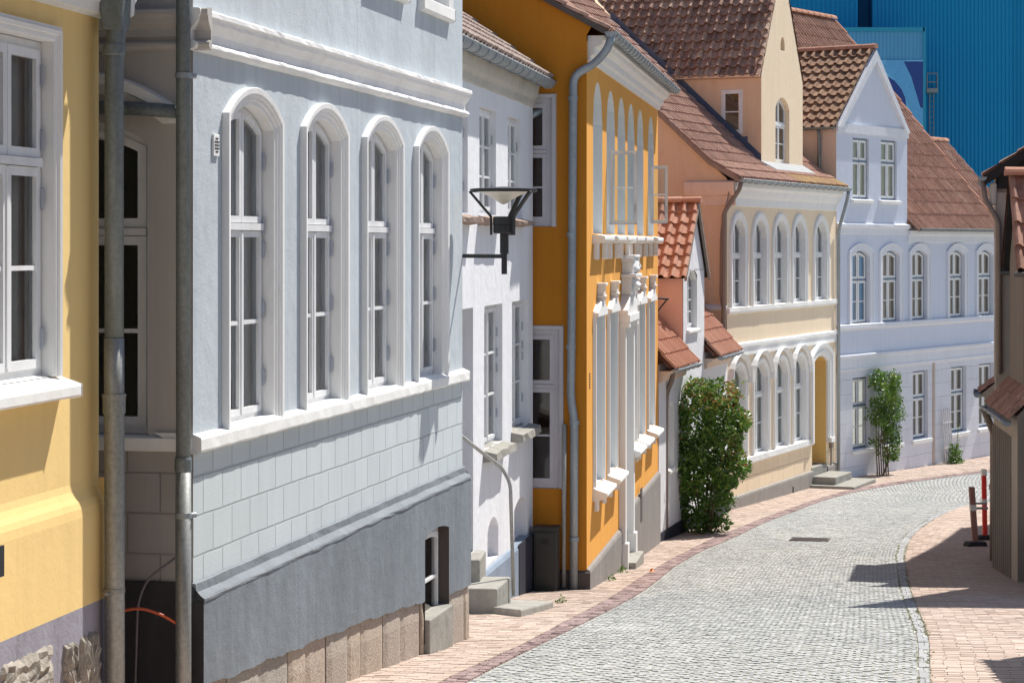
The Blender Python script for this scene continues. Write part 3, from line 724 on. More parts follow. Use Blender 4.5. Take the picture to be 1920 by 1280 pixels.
for k in range(2):
    c0 = door[0] + .12 + k * (door[1] - door[0] - .24) * .52; c1 = c0 + (door[1] - door[0] - .24) * .46
    dd.box(F, c0, c1, f0, f0 + .015, door[2] + .15, door[2] + .9); dd.box(F, c0, c1, f0, f0 + .015, door[2] + 1.0, door[3] - .7)
dobj = dd.build('door', 'frame_blue', h.root)
m = MB(); ring(m, F, door[0], door[1], door[3] - .55, lambda a: door[3], .06, f0 - .04, f0 + .02); m.build('transom_light', 'frame', dobj)
m = MB(); m.poly([F(door[0], f0 - .01, door[3] - .55), F(door[1], f0 - .01, door[3] - .55), F(door[1], f0 - .01, door[3]), F(door[0], f0 - .01, door[3])]); m.build('pane', 'glass', dobj)
m = MB(); m.tube([F(door[0] + .1, f0, door[2] + 1), F(door[0] + .1, f0 + .06, door[2] + 1), F(door[0] + .2, f0 + .06, door[2] + 1)], .012, 8); m.build('handle', 'black', dobj)
def reveal_only(h, F, p, dpt, mat, back, name, o=0):
    m = MB(); pts, _ = path_open(p[0], p[1], p[2], p[3], p[4] if len(p) > 4 else 0)
    for a, b in zip(pts, pts[1:] + pts[:1]): m.poly([F(a[0], o, a[1]), F(b[0], o, b[1]), F(b[0], o - dpt, b[1]), F(a[0], o - dpt, a[1])])
    r_ = m.build(name, mat, h.root)
    m = MB(); m.poly([F(a, o - dpt, z) for a, z in pts]); m.build('back_panel', back, r_); return r_
reveal_only(h, F, door, .34, 'chalk', 'chalk', 'door_recess') if False else None
m = MB()
for (x, y) in (((door[0], door[2]), (door[0], door[3])), ((door[0], door[3]), (door[1], door[3])), ((door[1], door[3]), (door[1], door[2]))):
    m.poly([F(x[0], 0, x[1]), F(y[0], 0, y[1]), F(y[0], -.4, y[1]), F(x[0], -.4, x[1])])
m.build('door_reveal', 'chalk', h.root)
reveal_only(h, F, ni, .22, 'chalk', 'chalk', 'niche'); reveal_only(h, F, ni2, .3, 'chalk', 'chalk', 'niche')
zp = h.z(930, 1050)
m = MB(); m.mould(F, 0, L + .02, [(-.1, zp + .0), (.03, zp - .01), (.055, zp - .05), (.055, -5.2), (-.1, -5.2)]); pl_ = m.build('plinth', 'blue_plinth', h.root)
m = MB(); m.box(F, ni2[0] + .02, ni2[1] + .06, .05, .062, -5.2, ni2[2] + .02); m.build('cellar_hatch', 'navy', pl_)
m = MB(); m.mould(F, 0, L, [(0, 1.83), (.02, 1.85), (.03, 1.93), (.07, 1.98), (.10, 2.12), (0, 2.12)], 30, .006); m.build('eave_cornice', 'chalk_eave', h.root)
gutter(h, F, -.05, L + .28, .22, 2.17, .085, 'zinc', .5)
m = MB(); tiles(m, K(-.1, -.24, 2.20), (1, 0, 0), (0, .81, .586), L + .12, 3.8, .21, .32); m.build('roof', 'tile_grey', h.root)
m = MB(); m.poly([K(0, -.1, 2.15), K(L, -.1, 2.15), K(L, 3, 4.28), K(0, 3, 4.28)]); m.poly([K(0, 6, 2.15), K(L, 6, 2.15), K(L, 3, 4.28), K(0, 3, 4.28)])
m.poly([K(0, 6, -5), K(L, 6, -5), K(L, 6, 2.2), K(0, 6, 2.2)]); m.poly([K(L, 0, -5), K(L, 6, -5), K(L, 6, 2.2), K(L, 0, 2.2)]); m.poly([K(0, 0, -5), K(0, 6, -5), K(0, 6, 2.2), K(0, 0, 2.2)]); m.build('wall', 'chalk', h.root)
e_ = h.E
m = MB(); m.tube(bend([e_(-.02 + .18 - .18, .14, 2.1)] * 0 + [F(L + .22, .22, 2.12), F(L + .22, .20, 1.86), F(L + .02, -.25, 1.62), F(L + .02, -.5, 1.5)], .12), .05, 14); m.build('downpipe', 'zinc', h.root, smooth=True)

# steps and handrail in front of the white house door
st_ = thing('stone_steps', 'three worn stone steps below the white house door, beside the granite base', 'steps', (PX(905, 25.6), 25.6, gz(25.6)), math.atan2(WH.d.y, WH.d.x))
def wbox(m, c4, z0, z1): m.hexa([(x, y, z0) for x, y in c4] + [(x, y, z1) for x, y in c4])
inv = Matrix.Rotation(-math.atan2(WH.d.y, WH.d.x), 4, 'Z') @ Matrix.Translation((-PX(905, 25.6), -25.6, -gz(25.6)))
def step(c, z0, z1):
    m = MB(); C = [inv @ Vector((x, y, 0)) for x, y in c]; zz = gz(25.6)
    m.hexa([(v.x, v.y, z0 - zz) for v in C] + [(v.x, v.y, z1 - zz) for v in C]); m.build('step', 'stone', st_, bevel=.02)
def quad(y0, y1, xr0, xr1, dx=.9): return [(xr0 - dx, y0 + .06), (xr0, y0), (xr1, y1), (xr1 - dx, y1 + .06)]
step(quad(25.0, 25.8, PX(900, 25.0), PX(911, 25.8)), -4.6, PZ(1049, 25.0))
step(quad(24.5, 25.4, PX(932, 24.5), PX(958, 25.4)), -4.6, PZ(1103, 24.5))
m = MB(); zz = gz(25.6); C4 = [(PX(905, 24.7), 24.7), (PX(977, 23.9), 23.9), (PX(1038, 25.7), 25.7), (PX(950, 26.1), 26.1)]
V4 = [inv @ Vector((x, y, 0)) for x, y in C4]
m.hexa([(v.x, v.y, gz(c[1]) - .1 - zz) for v, c in zip(V4, C4)] + [(v.x, v.y, gz(c[1]) + .085 - zz) for v, c in zip(V4, C4)]); m.build('step', 'stone', st_, bevel=.02)
m = MB(); Yr = 25.3
m.tube(bend([(PX(866, 24.6), 24.6, PZ(818, 24.6)), (PX(900, 24.9), 24.9, PZ(845, 24.9)), (PX(941, Yr), Yr, PZ(876, Yr)), (PX(957, Yr), Yr, PZ(905, Yr)), (PX(963, Yr), Yr, PZ(1116, Yr))], .16), .021, 14)
tag(m.build('handrail', 'rust', None, smooth=True), 'worn white bent metal handrail coming down to the stone steps', 'handrail')

# ================================================================== orange house
Ao = Vector((PX(1100, 30), 30.0)); Bo = Vector((PX(1233.5, 41.2), 41.2))
OH = House('orange_house', 'deep orange rendered house with white pointed window heads and a shaded gable', Ao, Bo, gz(36), 'house')
h = OH; F = h.F; L = h.L; S = h.S; K = h.K
uz0, uz1 = h.z(1121, 438), 2.26
ups = [(1112, 1129), (1137.3, 1150.7), (1158, 1171), (1176.6, 1187.7), (1194.4, 1204.5), (1215, 1224)]
lows = [(1113, 1133), (1139, 1157), None, (1178.5, 1191), (1194, 1205.5), (1213.5, 1224.5)]
lz1 = h.z(1121, 592); lz0 = h.z(1121, 905)
UO = [(h.u(p), h.u(p) + 1.16, uz0, uz1, .56) for p, q in ups]
LO = [(h.u(p[0]), h.u(p[0]) + 1.05, lz0 if i < 2 else -3.22, lz1, 0) for i, p in enumerate(lows) if p]
D0 = h.u(1163); DR = (D0, D0 + 1.15, gz(34.5) + .12, h.z(1168, 602), 0)
zpl = -4.345; zpr = -4.17
wall(h, F, 0, L, -4.6, 2.72, UO + LO + [(DR[0], DR[1], -4.6, DR[3], 0)], 'orange')
# plinth in two steps either side of the door
def plin(a0, a1, zt):
    m = MB(); m.mould(F, a0, a1, [(0, zt + .005), (.035, zt - .02), (.05, zt - .06), (.05, -6.2), (0, -6.2)]); m.build('plinth', 'orange_plinth', h.root)
plin(0, DR[0] - .02, zpl); plin(DR[1] + .02, L, zpr)
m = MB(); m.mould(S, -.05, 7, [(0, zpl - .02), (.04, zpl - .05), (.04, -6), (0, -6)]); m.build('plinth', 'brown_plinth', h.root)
m = MB()
for px_, y0, y1 in ((1184, 940, 1003), (1202, 915, 978)):
    a = h.u(px_, .05); m.box(F, a - .12, a + .22, .045, .054, h.z(px_, y1, .05), h.z(px_, y0, .05))
m.build('cellar_slot', 'brown_plinth', h.root)
sp_ = [(0, 0), (0, .02), (.12, .03), (.12, 0)]
for i, p in enumerate(UO):
    w_ = window(h, F, *p[:4], rise=.56, rev=.24, revmat='reveal', transom=.38, rows=(1, 2))
    m = MB(); z = p[2]; a0, a1 = p[0], p[1]
    m.mould(F, a0 - .10, a1 + .10, [(-.2, z + .02), (.17, z - .04), (.17, z - .09), (.13, z - .12), (0, z - .14), (-.2, z - .1)]); m.build('sill', 'white_sill', w_, bevel=.006)
    for x_ in (a0, a1 - .1):
        m = MB(); m.box(F, x_, x_ + .1, 0, .08, z - .36, z - .13); m.build('corbel', 'white', w_, bevel=.015)
for i, p in enumerate(LO):
    w_ = window(h, F, *p[:4], rise=0, rev=.26, revmat='reveal', transom=.33, rows=(1, 2), surround=[(0, 0), (0, .03), (.02, .045), (.07, .045), (.08, 0)])
    a0, a1, z0, z1 = p[:4]; ac = (a0 + a1) / 2
    m = MB()
    pa = [(a0 - .09, z1 + .0), (a1 + .09, z1 + .0), (a1 + .09, z1 + .06), (ac + .12, z1 + .22), (ac - .12, z1 + .22), (a0 - .09, z1 + .06)]
    A_ = [m.vert(F(a, 0, z)) for a, z in pa]; B_ = [m.vert(F(a, .08, z)) for a, z in pa]
    m.face(B_)
    for k in range(6): m.face((A_[k], A_[(k + 1) % 6], B_[(k + 1) % 6], B_[k]))
    m.box(F, ac - .09, ac + .09, 0, .10, z1 + .18, z1 + .26); m.box(F, ac - .12, ac + .12, 0, .12, z1 + .26, z1 + .29)
    m.box(F, ac - .08, ac + .08, 0, .10, z1 + .29, z1 + .42); m.box(F, ac - .12, ac + .12, 0, .13, z1 + .42, z1 + .46)
    m.build('crown', 'white', w_, bevel=.008)
    m = MB(); z = z0
    m.mould(F, a0 - .12, a1 + .12, [(-.2, z + .05), (.20, z - .08), (.20, z - .125), (.15, z - .155), (0, z - .18), (-.2, z - .1)]); m.build('sill', 'white_sill', w_, bevel=.006)
    for x_ in (a0, a1 - .1):
        m = MB(); m.box(F, x_ + .01, x_ + .09, 0, .07, z - .34, z - .16); m.build('corbel', 'white', w_, bevel=.02)
# ornate doorway
m = MB(); a0, a1 = DR[0], DR[1]; zt = DR[3]
m.box(F, a0, a1, -.34, -.28, DR[2], zt)
for r_ in range(3):
    for c_ in range(2):
        x0 = a0 + .1 + c_ * .5; m.box(F, x0, x0 + .43, -.28, -.26, DR[2] + .15 + r_ * .85, DR[2] + .85 + r_ * .85)
door_o = m.build('door', 'frame', h.root); m = MB(); m.tube([F(a0 + .12, -.27, DR[2] + 1), F(a0 + .12, -.18, DR[2] + 1), F(a0 + .24, -.18, DR[2] + 1)], .014, 8); m.build('handle', 'black', door_o)
m = MB()
for x0, x1 in ((a0 - .17, a0), (a1, a1 + .17)):
    m.box(F, x0, x1, -.3, .10, DR[2] - .3, zt); m.box(F, x0 - .03, x1 + .03, -.0, .14, DR[2] - .3, DR[2] + .3); m.box(F, x0 - .03, x1 + .03, 0, .16, zt - .08, zt)
m.box(F, a0 - .22, a1 + .22, -.3, .17, zt, zt + .12)
pb = [(a0 - .22, zt + 0.120), (a1 + .22, zt + 0.120), (a1 + .22, zt + 0.183), ((a0 + a1) / 2 + .35, zt + 0.435), ((a0 + a1) / 2 - .35, zt + 0.435), (a0 - .22, zt + 0.183)]
A_ = [m.vert(F(a, 0, z)) for a, z in pb]; B_ = [m.vert(F(a, .14, z)) for a, z in pb]; m.face(B_)
for k in range(6): m.face((A_[k], A_[(k + 1) % 6], B_[(k + 1) % 6], B_[k]))
ac = (a0 + a1) / 2
m.box(F, ac - .40, ac + .40, 0, .16, zt + 0.422, zt + 0.687); m.box(F, ac - .50, ac + .50, 0, .24, zt + 0.687, zt + 0.737)
for k in range(9):
    q = random.uniform(-.34, .34); m.tube([F(ac + q, .12, zt + 0.725), F(ac + q * .8, 0.19 + random.uniform(-.05, .05), zt + 0.800 + random.uniform(0, .1)), F(ac + q * .6, .2, zt + 0.914)], [.04, .06, .03], 8)
m.box(F, ac - .36, ac + .36, 0, .18, zt + 0.737, zt + 0.926); m.box(F, ac - .46, ac + .46, 0, 0.20, zt + 0.926, zt + 0.989); m.box(F, ac - .40, ac + .40, 0, .22, zt + 0.989, zt + 1.027)
for k in range(5): m.tube([F(ac - .2 + k * .1, .14, zt + 0.460), F(ac - .2 + k * .1, .21, zt + 0.561), F(ac - .2 + k * .1, .15, zt + 0.655)], [.03, .05, .03], 8)
m.build('door_surround', 'white', h.root, bevel=.008)
m = MB(); m.box(F, a0 - .1, a1 + .1, -.3, .25, -6, DR[2]); m.build('doorstep', 'stone', h.root, bevel=.015)
# eaves
oc = [(0, 2.46), (.03, 2.47), (.04, 2.53), (.09, 2.56), (.10, 2.64), (.18, 2.68), (.20, 2.73), (.23, 2.75), (.23, 2.80), (0, 2.80)]
m = MB(); m.mould(F, .10, L + .04, oc); m.build('cornice', 'white', h.root)
gutter(h, F, -.12, L + .05, .33, 2.83, .075, 'zinc', .42)
k1 = R(29); kk = 1.35; kz = 2.86; ey = -.27
P1 = (ey + kk * math.cos(k1), kz + kk * math.sin(k1)); k2 = R(50); D2 = 4.6; P2 = (D2, P1[1] + (D2 - P1[0]) * math.tan(k2))
m = MB(); tiles(m, K(-.10, ey, kz), (1, 0, 0), (0, math.cos(k1), math.sin(k1)), L + .2, kk, .205, .33)
tiles(m, K(-.10, P1[0], P1[1]), (1, 0, 0), (0, math.cos(k2), math.sin(k2)), L + .2, (P2[0] - P1[0]) / math.cos(k2), .205, .33); m.build('roof', 'tile', h.root)
for x in (-.10, L + .04):
    m = MB()
    for (a, b) in (((ey, kz), P1), (P1, P2)):
        m.hexa([K(x, a[0], a[1] - .07), K(x + .06, a[0], a[1] - .07), K(x + .06, b[0], b[1] - .07), K(x, b[0], b[1] - .07), K(x, a[0], a[1] + .01), K(x + .06, a[0], a[1] + .01), K(x + .06, b[0], b[1] + .01), K(x, b[0], b[1] + .01)])
    m.build('verge', 'brown_plinth', h.root)
# gable wall with windows, seen in shade
gu0 = h.sa(1035); gw = 1.05
gu = (gu0, gu0 + gw, h.sz(1015, 425), h.sz(1015, 184), 0)
gl0 = h.sa(1049); gl_ = (gl0, gl0 + gw + .1, h.sz(1025, 915), h.sz(1025, 618), 0)
wall(h, S, 0, 9.2, -6, 2.8, [gu, gl_], 'orange_shaded', gable=[(0, 2.8), (9.2, 2.8), (D2, P2[1] - .06), (P1[0], P1[1] - .06), (ey + .2, kz + .06)])
for g, tr in ((gu, .42), (gl_, .36)):
    window(h, S, *g[:4], rev=.03, fmat='frame_shaded', smat='frame_shaded', transom=tr, rows=(1, 2), fw=.075, sw=.055, surround=[(0, 0), (0, .02), (.05, .025), (.06, 0)], curtain=None)
m = MB(); m.poly([h.E(0, 0, -6), h.E(9.2, 0, -6), h.E(9.2, 0, 2.8), h.E(0, 0, 2.8)]); m.poly([h.E(0, 0, 2.8), h.E(9.2, 0, 2.8), h.E(D2, 0, P2[1] - .06), h.E(P1[0], 0, P1[1] - .06)]); m.poly([K(0, 9.2, -6), K(L, 9.2, -6), K(L, 9.2, 2.8), K(0, 9.2, 2.8)])
m.poly([K(0, 9.4, 2.7), K(L, 9.4, 2.7), K(L, D2, P2[1] - .05), K(0, D2, P2[1] - .05)]); m.poly([K(0, P1[0], P1[1] - .05), K(L, P1[0], P1[1] - .05), K(L, P2[0], P2[1] - .05), K(0, P2[0], P2[1] - .05)]); m.poly([K(0, ey + .1, kz), K(L, ey + .1, kz), K(L, P1[0], P1[1] - .05), K(0, P1[0], P1[1] - .05)]); m.build('wall', 'orange', h.root)
# downpipe on the gable
def sp(px, py, o=.09):
    a = h.sa(px, o); return S(a, o, h.sz(px, py, o))
dpts = [F(-.06, .34, 2.78), F(-.08, .30, 2.62), sp(1118, 118), sp(1075, 142), sp(1071, 690), sp(1070, 745), sp(1077, 790), sp(1075.5, 1106)]
dp = downpipe(h, dpts, .055, 'zinc', n=16)
for yy, xx in ((185, 1074), (440, 1071.5), (650, 1070.5), (792, 1077), (1010, 1076)):
    c = MB(); c.tube([sp(xx, yy + 4), sp(xx, yy - 4)], .066, 16); p = Vector(sp(xx + 8, yy)); c.tube([p, p + Vector((0.0, .09, 0))], .013, 8); c.build('bracket', 'zinc', dp)
m = MB(); m.tube([sp(1058.5, 795, .06), sp(1057, 1100, .06)], .03, 12); m.build('cable_conduit', 'rust', h.root, smooth=True)
m = MB(); q = h.u(1105.5)
for k in range(6): zz = h.z(1105.5, 699 + k * 5.2); m.box(F, q - .05, q + .05, 0, .006, zz - .02, zz)
m.build('vent_slots', 'brown_plinth', h.root)
# open casements
def casement(px, ytop, ybot, wdt, ang, label):
    a = h.u(px); z0, z1 = h.z(px, ybot), h.z(px, ytop)
    ca, sa_ = math.cos(R(ang)), math.sin(R(ang))
    G = lambda x, t, z: F(a + x * ca + t * sa_, .03 + x * sa_ - t * ca, z)
    m = MB(); ring(m, G, 0, wdt, z0, lambda q: z1, .055, -.02, .02); zz = (z0 + z1) / 2
    m.box(G, .05, wdt - .05, -.012, .012, zz - .012, zz + .012); m.box(G, wdt - .035, wdt - .015, .02, .035, z0 + .2, z0 + .3); o = m.build('open_casement', 'frame', h.root); o['label'] = label
    m = MB(); m.poly([G(.05, 0, z0 + .05), G(wdt - .05, 0, z0 + .05), G(wdt - .05, 0, z1 - .05), G(.05, 0, z1 - .05)]); m.build('pane', 'glass', o)
casement(1139, 283, 421, .40, 84, 'open white casement of the second upper window')
casement(1217, 311, 419, .30, 86, 'open white casement of the last upper window')
# utility cabinet by the gable
cY = 29.75; cb_ = thing('utility_cabinet', 'dark green-black utility cabinet standing against the shaded orange gable wall', 'cabinet', (PX(1025, cY), cY, gz(cY)), -math.atan(.15))
C_ = lambda x, o, z: (x, -o, z)
wd = (1047 - 1003) / 2 * cY / FPX; hh = PZ(985, cY) - gz(cY)
M['cabinet'] = paint('dark_green_cabinet_paint', (.020, .021, .020), .5)
m = MB(); m.box(C_, -wd, wd, -.12, .16, -.15, hh - .05); m.build('casing', 'cabinet', cb_, bevel=.01)
m = MB(); m.box(C_, -wd - .015, wd + .015, -.14, .185, hh - .05, hh); m.build('lid', 'cabinet', cb_, bevel=.008)
m = MB(); m.box(C_, -wd + .03, wd - .03, .16, .172, .08, hh - .08); dr_ = m.build('door', 'cabinet', cb_, bevel=.004)
m = MB()
for k in range(4): m.box(C_, -.05, .05, .172, .176, hh - .16 - k * .02, hh - .152 - k * .02)
m.build('vent_slots', 'dark', dr_)
# wall bracket beyond the orange house
bY = 41.35
bk = thing('wall_bracket', 'small dark triangular lamp bracket sticking out past the far corner of the orange house', 'bracket', (PX(1232, bY), bY, PZ(590, bY)))
m = MB(); q = lambda px, py, y=bY: (PX(px, bY) - PX(1232, bY), y - bY, PZ(py, bY) - PZ(590, bY))
m.tube([q(1231, 559), q(1254, 560.5)], .018, 8); m.tube([q(1231, 586), q(1251, 561)], .014, 8); m.build('arm', 'black', bk)
m = MB(); m.box(lambda a, o, z: (a, o, z), -.07, -.03, -.06, .06, -.1, .34); m.build('wall_plate', 'black', bk)

# ================================================================== pink house with the little cross gable
tp = .271; Ap_ = Vector((PX(1250, 42) - tp * .72, 41.28)); Bp_ = Vector((PX(1250, 42) + tp * 6.5, 48.5))
PH = House('pink_house', 'low pink house with a little white red-tiled cross gable, half hidden by a big bush', Ap_, Bp_, gz(45), 'house')
h = PH; F = h.F; L = h.L; S = h.S; K = h.K
ez = h.z(1256, 690)
g0, g1, gc = h.u(1281), h.u(1320.5), h.u(1302.5); gez = h.z(1284, 508); gaz = h.z(1302.5, 384)
wn_ = (h.u(1288.5), h.u(1307), h.z(1298, 616), h.z(1298, 505), .12)
lw_ = (h.u(1253), h.u(1263), h.z(1258, 878), h.z(1258, 752), .1)
wall(h, F, 0, g0, -6.3, ez + .12, [lw_], 'chalk'); wall(h, F, g1, L, -6.3, ez + .12, [], 'chalk')
wall(h, F, g0, g1, -6.3, gez, [wn_], 'chalk', gable=[(g0, gez), (g1, gez), (gc, gaz - .05)])
window(h, F, *wn_[:4], rise=.22, rev=.10, transom=None, rows=(1, 4), curtain='curtain_light', fw=.06, sill=(.08, .06, .05, .02))
window(h, F, *lw_[:4], rise=.1, rev=.10, transom=.3, curtain='curtain', sill=(.1, .06, .05, .02))
m = MB(); m.box(F, 0, L, 0, .03, -6.3, -5.33); m.build('plinth', 'navy', h.root)
sl = R(48); Dp = 3.2; apz = ez + .1 + (Dp + .28) * math.tan(sl)
for (a, b, nm) in ((-.1, g0 + .02, 1), (g1 - .02, L + .05, 2)):
    m = MB(); tiles(m, K(a, -.28, ez + .06), (1, 0, 0), (0, math.cos(sl), math.sin(sl)), b - a, (Dp + .28) / math.cos(sl), .21, .32, .06); m.build('roof', 'tile_red', h.root)
m = MB(); m.poly([K(0, -.2, ez + .05), K(g0, -.2, ez + .05), K(g0, Dp, apz - .1), K(0, Dp, apz - .1)]); m.poly([K(g1, -.2, ez + .05), K(L, -.2, ez + .05), K(L, Dp, apz - .1), K(g1, Dp, apz - .1)]); m.poly([K(0, 2 * Dp, ez), K(L, 2 * Dp, ez), K(L, Dp, apz - .1), K(0, Dp, apz - .1)])
m.poly([K(0, 2 * Dp, -6), K(L, 2 * Dp, -6), K(L, 2 * Dp, ez), K(0, 2 * Dp, ez)])
for x in (0, L): m.poly([K(x, 0, -6), K(x, 2 * Dp, -6), K(x, 2 * Dp, ez), K(x, Dp, apz - .12), K(x, 0, ez + .1)])
m.build('wall', 'pink', h.root)
# cross gable: sides, slopes
gd = (gaz - ez) / math.tan(sl) + .2
m = MB(); m.poly([K(g0, .01, ez - .1), K(g0, gd, ez - .1), K(g0, gd, gez + .02), K(g0, .01, gez + .02)]); m.poly([K(g1, .01, ez - .1), K(g1, gd, ez - .1), K(g1, gd, gez), K(g1, .01, gez)]); m.build('gable_cheek', 'pink', h.root)
m = MB(); m.mould(lambda a, o, z: K(g0 - o, a, z), -.03, gd, [(0, gez - .14), (.03, gez - .12), (.03, gez - .02), (.06, gez + .02), (0, gez + .04)]); m.build('cheek_moulding', 'pink', h.root)
for s_, ge in ((-1, g0), (1, g1)):
    w_ = abs(gc - ge); hgt = gaz - gez; ov = .16; sll = Vector((-s_ * w_, 0, hgt)).normalized()
    base = Vector(K(ge + s_ * ov, -.10, gez - ov * hgt / w_ + .06))
    m = MB(); tiles(m, base, (0, 1, 0), sll, gd + .1, math.hypot(w_ + ov, hgt * (w_ + ov) / w_), .225, .30, .06, .04, jit=.004); o_ = m.build('gable_roof', 'tile_red', h.root)
    m = MB(); m.poly([base + Vector((0, .05, -.03)), base + Vector((0, gd, -.03)), Vector(K(gc, gd, gaz)), Vector(K(gc, -.05, gaz))]); m.build('roof_boards', 'wood_dark', o_)
    m = MB(); b2 = Vector(K(gc, -.10, gaz + .04)); m.hexa([base + Vector((0, 0, -.08)), base + Vector((0, .05, -.08)), b2 + Vector((0, .05, -.08)), b2 + Vector((0, 0, -.08)), base + Vector((0, 0, .03)), base + Vector((0, .05, .03)), b2 + Vector((0, .05, .03)), b2 + Vector((0, 0, .03))]); m.build('verge', 'brownpipe', o_)
m = MB(); ridge_caps(m, K(gc, -.12, gaz + .10), K(gc, gd, gaz + .10), .11); m.build('ridge', 'tile_red', h.root)
gutter(h, F, -.05, g0 - .02, .32, ez + .03, .06, 'zinc', .5); gutter(h, F, g1 + .02, L - .02, .32, ez + .03, .06, 'zinc', .5)
for a_, b_ in ((0, g0), (g1, L)):
    m = MB(); m.mould(F, a_, b_, [(0, ez - .22), (.05, ez - .2), (.08, ez - .1), (.16, ez - .06), (.2, ez), (0, ez)]); m.build('eave_cornice', 'peach_trim', h.root)
Yp = 42.0; fl = lambda px, py, Y=Yp: (*h.local(PX(px, Y), Y), PZ(py, Y) - h.zb)
dp = downpipe(h, [fl(1262, 695), fl(1260, 712), fl(1249, 738), fl(1248, 770), fl(1248, 992)], .05, 'brownpipe', n=12)

# ================================================================== cream house
Ac = Vector((PX(1363, 49.0), 49.0)); Bc = Vector((PX(1567, 57.2), 57.2))
CH = House('cream_house', 'cream rendered house with white round headed windows and a tall gabled dormer', Ac, Bc, gz(53), 'house')
h = CH; F = h.F; L = h.L; S = h.S; K = h.K
uz0 = h.z(1465, 568); uz1 = h.z(1423, 413)
UP = [(1372, 1395.5), (1412.5, 1435.5), (1451.5, 1474), (1487, 1508), (1527.5, 1549)]
UO = [(h.u(p), h.u(q), uz0, uz1, (h.u(q) - h.u(p)) * .42) for p, q in UP]
lz0 = h.z(1425, 848); lz1 = h.z(1425, 680)
LP = [(1371, 1396), (1412.5, 1437.5), (1452, 1475), (1487, 1509.5)]
LO = [(h.u(p), h.u(q), lz0, lz1, .34) for p, q in LP]
dq = (h.u(1522.5), h.u(1549), h.z(1536, 872), h.z(1536, 667), .16)
zs1 = h.z(1364, 647); zplc = h.z(1373, 932.5)
wall(h, F, 0, L, lz0 - .12, 1.2, UO + LO + [(dq[0], dq[1], lz0 - .12, dq[3], dq[4])], 'cream')
wall(h, F, 0, dq[0], zplc - .3, lz0 - .12, [], 'cream_ashlar'); wall(h, F, dq[1], L, zplc - .3, lz0 - .12, [], 'cream_ashlar')
surw = [(0, 0), (0, .03), (.10, .04), (.105, .055), (.16, .06), (.19, .04), (.20, 0)]
for p in UO: window(h, F, *p[:4], rise=p[4], rev=.10, transom=.42, rows=(1, 2), surround=surw, curtain='curtain', hinges=None, fw=.035, sw=.038)
for p in LO:
    w_ = window(h, F, *p[:4], rise=.34, rev=.10, transom=.36, rows=(1, 2), surround=[(0, 0), (0, .03), (.06, .04), (.07, .06), (.11, .06), (.12, 0)], curtain='curtain_light', fw=.035, sw=.04)
    m = MB(); sweep_open(m, F, p[0] - .17, p[1] + .17, p[3] - .40, p[3] + .20, .46, [(0, 0), (0, .06), (.02, .09), (.04, .09), (.05, .12), (.09, .13), (.10, .10), (.105, .0)]); m.build('hood', 'white', w_)
m = MB(); m.mould(F, -.02, dq[0] - .02, [(-.2, lz0 + .01), (.075, lz0 - .02), (.075, lz0 - .14), (.055, lz0 - .17), (0, lz0 - .18)], 20, .003); m.build('sill_band', 'white_sill', h.root)
m = MB(); m.mould(F, -.02, L + .02, [(-.2, uz0 + .01), (.07, uz0 - .015), (.07, uz0 - .10), (.05, uz0 - .14), (0, uz0 - .16)], 20, .003); m.build('sill_band', 'white_sill', h.root)
m = MB(); m.mould(F, -.02, L + .02, [(0, zs1 + .02), (.065, zs1), (.065, zs1 - .06), (.04, zs1 - .10), (.04, zs1 - .26), (.02, zs1 - .28), (0, zs1 - .28)], 20, .003); m.build('string_course', 'white', h.root)
cz = 1.35
m = MB(); m.mould(F, -.05, L + .05, [(0, .84), (.03, .86), (.04, 1.02), (.10, 1.08), (.14, 1.2), (.22, 1.26), (.22, 1.36), (0, 1.36)]); m.build('cornice', 'white', h.root)
m = MB(); m.mould(S, -.2, .95, [(0, .84), (.03, .86), (.04, 1.04), (.10, 1.08), (.12, 1.14), (.15, 1.2), (.15, 1.36), (0, 1.40)]); m.build('cornice_return', 'peach_trim', h.root)
for a, b in ((0, dq[0] - .03), (dq[1] + .03, L)):
    m = MB(); m.mould(F, a, b, [(0, zplc + .02), (.04, zplc), (.05, zplc - .04), (.05, -6.8), (0, -6.8)]); m.build('plinth', 'cream_plinth', h.root)
m = MB(); q = h.u(1486, .05); m.box(F, q, q + .09, .04, .056, h.z(1487, 925, .05), h.z(1487, 912, .05)); m.build('cellar_slot', 'dark', h.root)
# door recess
m = MB(); f = arc(dq[0], dq[1], dq[3], dq[4]); pts, _ = path_open(*dq)
for a, b in zip(pts, pts[1:]): m.poly([F(a[0], 0, a[1]), F(b[0], 0, b[1]), F(b[0], -.85, b[1]), F(a[0], -.85, a[1])])
m.build('door_recess', 'gold', h.root)
m = MB(); m.box(F, dq[0], dq[1], -.85, -.8, dq[2], dq[3]); 
for r_ in range(2): m.box(F, dq[0] + .15, dq[1] - .15, -.8, -.78, dq[2] + .2 + r_ * .95, dq[2] + .95 + r_ * .95)
dd = m.build('door', 'frame_blue', h.root); m = MB(); m.tube([F(dq[0] + .12, -.8, dq[2] + 1), F(dq[0] + .12, -.72, dq[2] + 1), F(dq[0] + .24, -.72, dq[2] + 1)], .014, 8); m.build('handle', 'black', dd)
m = MB(); sweep_open(m, F, *dq[:2], lz0 - .1, dq[3], dq[4], [(0, 0), (0, .05), (.06, .06), (.07, .09), (.14, .10), (.15, .07), (.22, .07), (.23, .12), (.32, .13), (.33, 0)]); m.box(F, dq[1] - .0, dq[1] + .36, 0, .14, lz0 - .22, lz0 - .1); m.build('door_surround', 'white', h.root)
m = MB(); m.box(F, dq[0] - .06, dq[1] + .02, -.85, .02, -6.6, dq[2]); m.build('threshold', 'stone', h.root, bevel=.01)
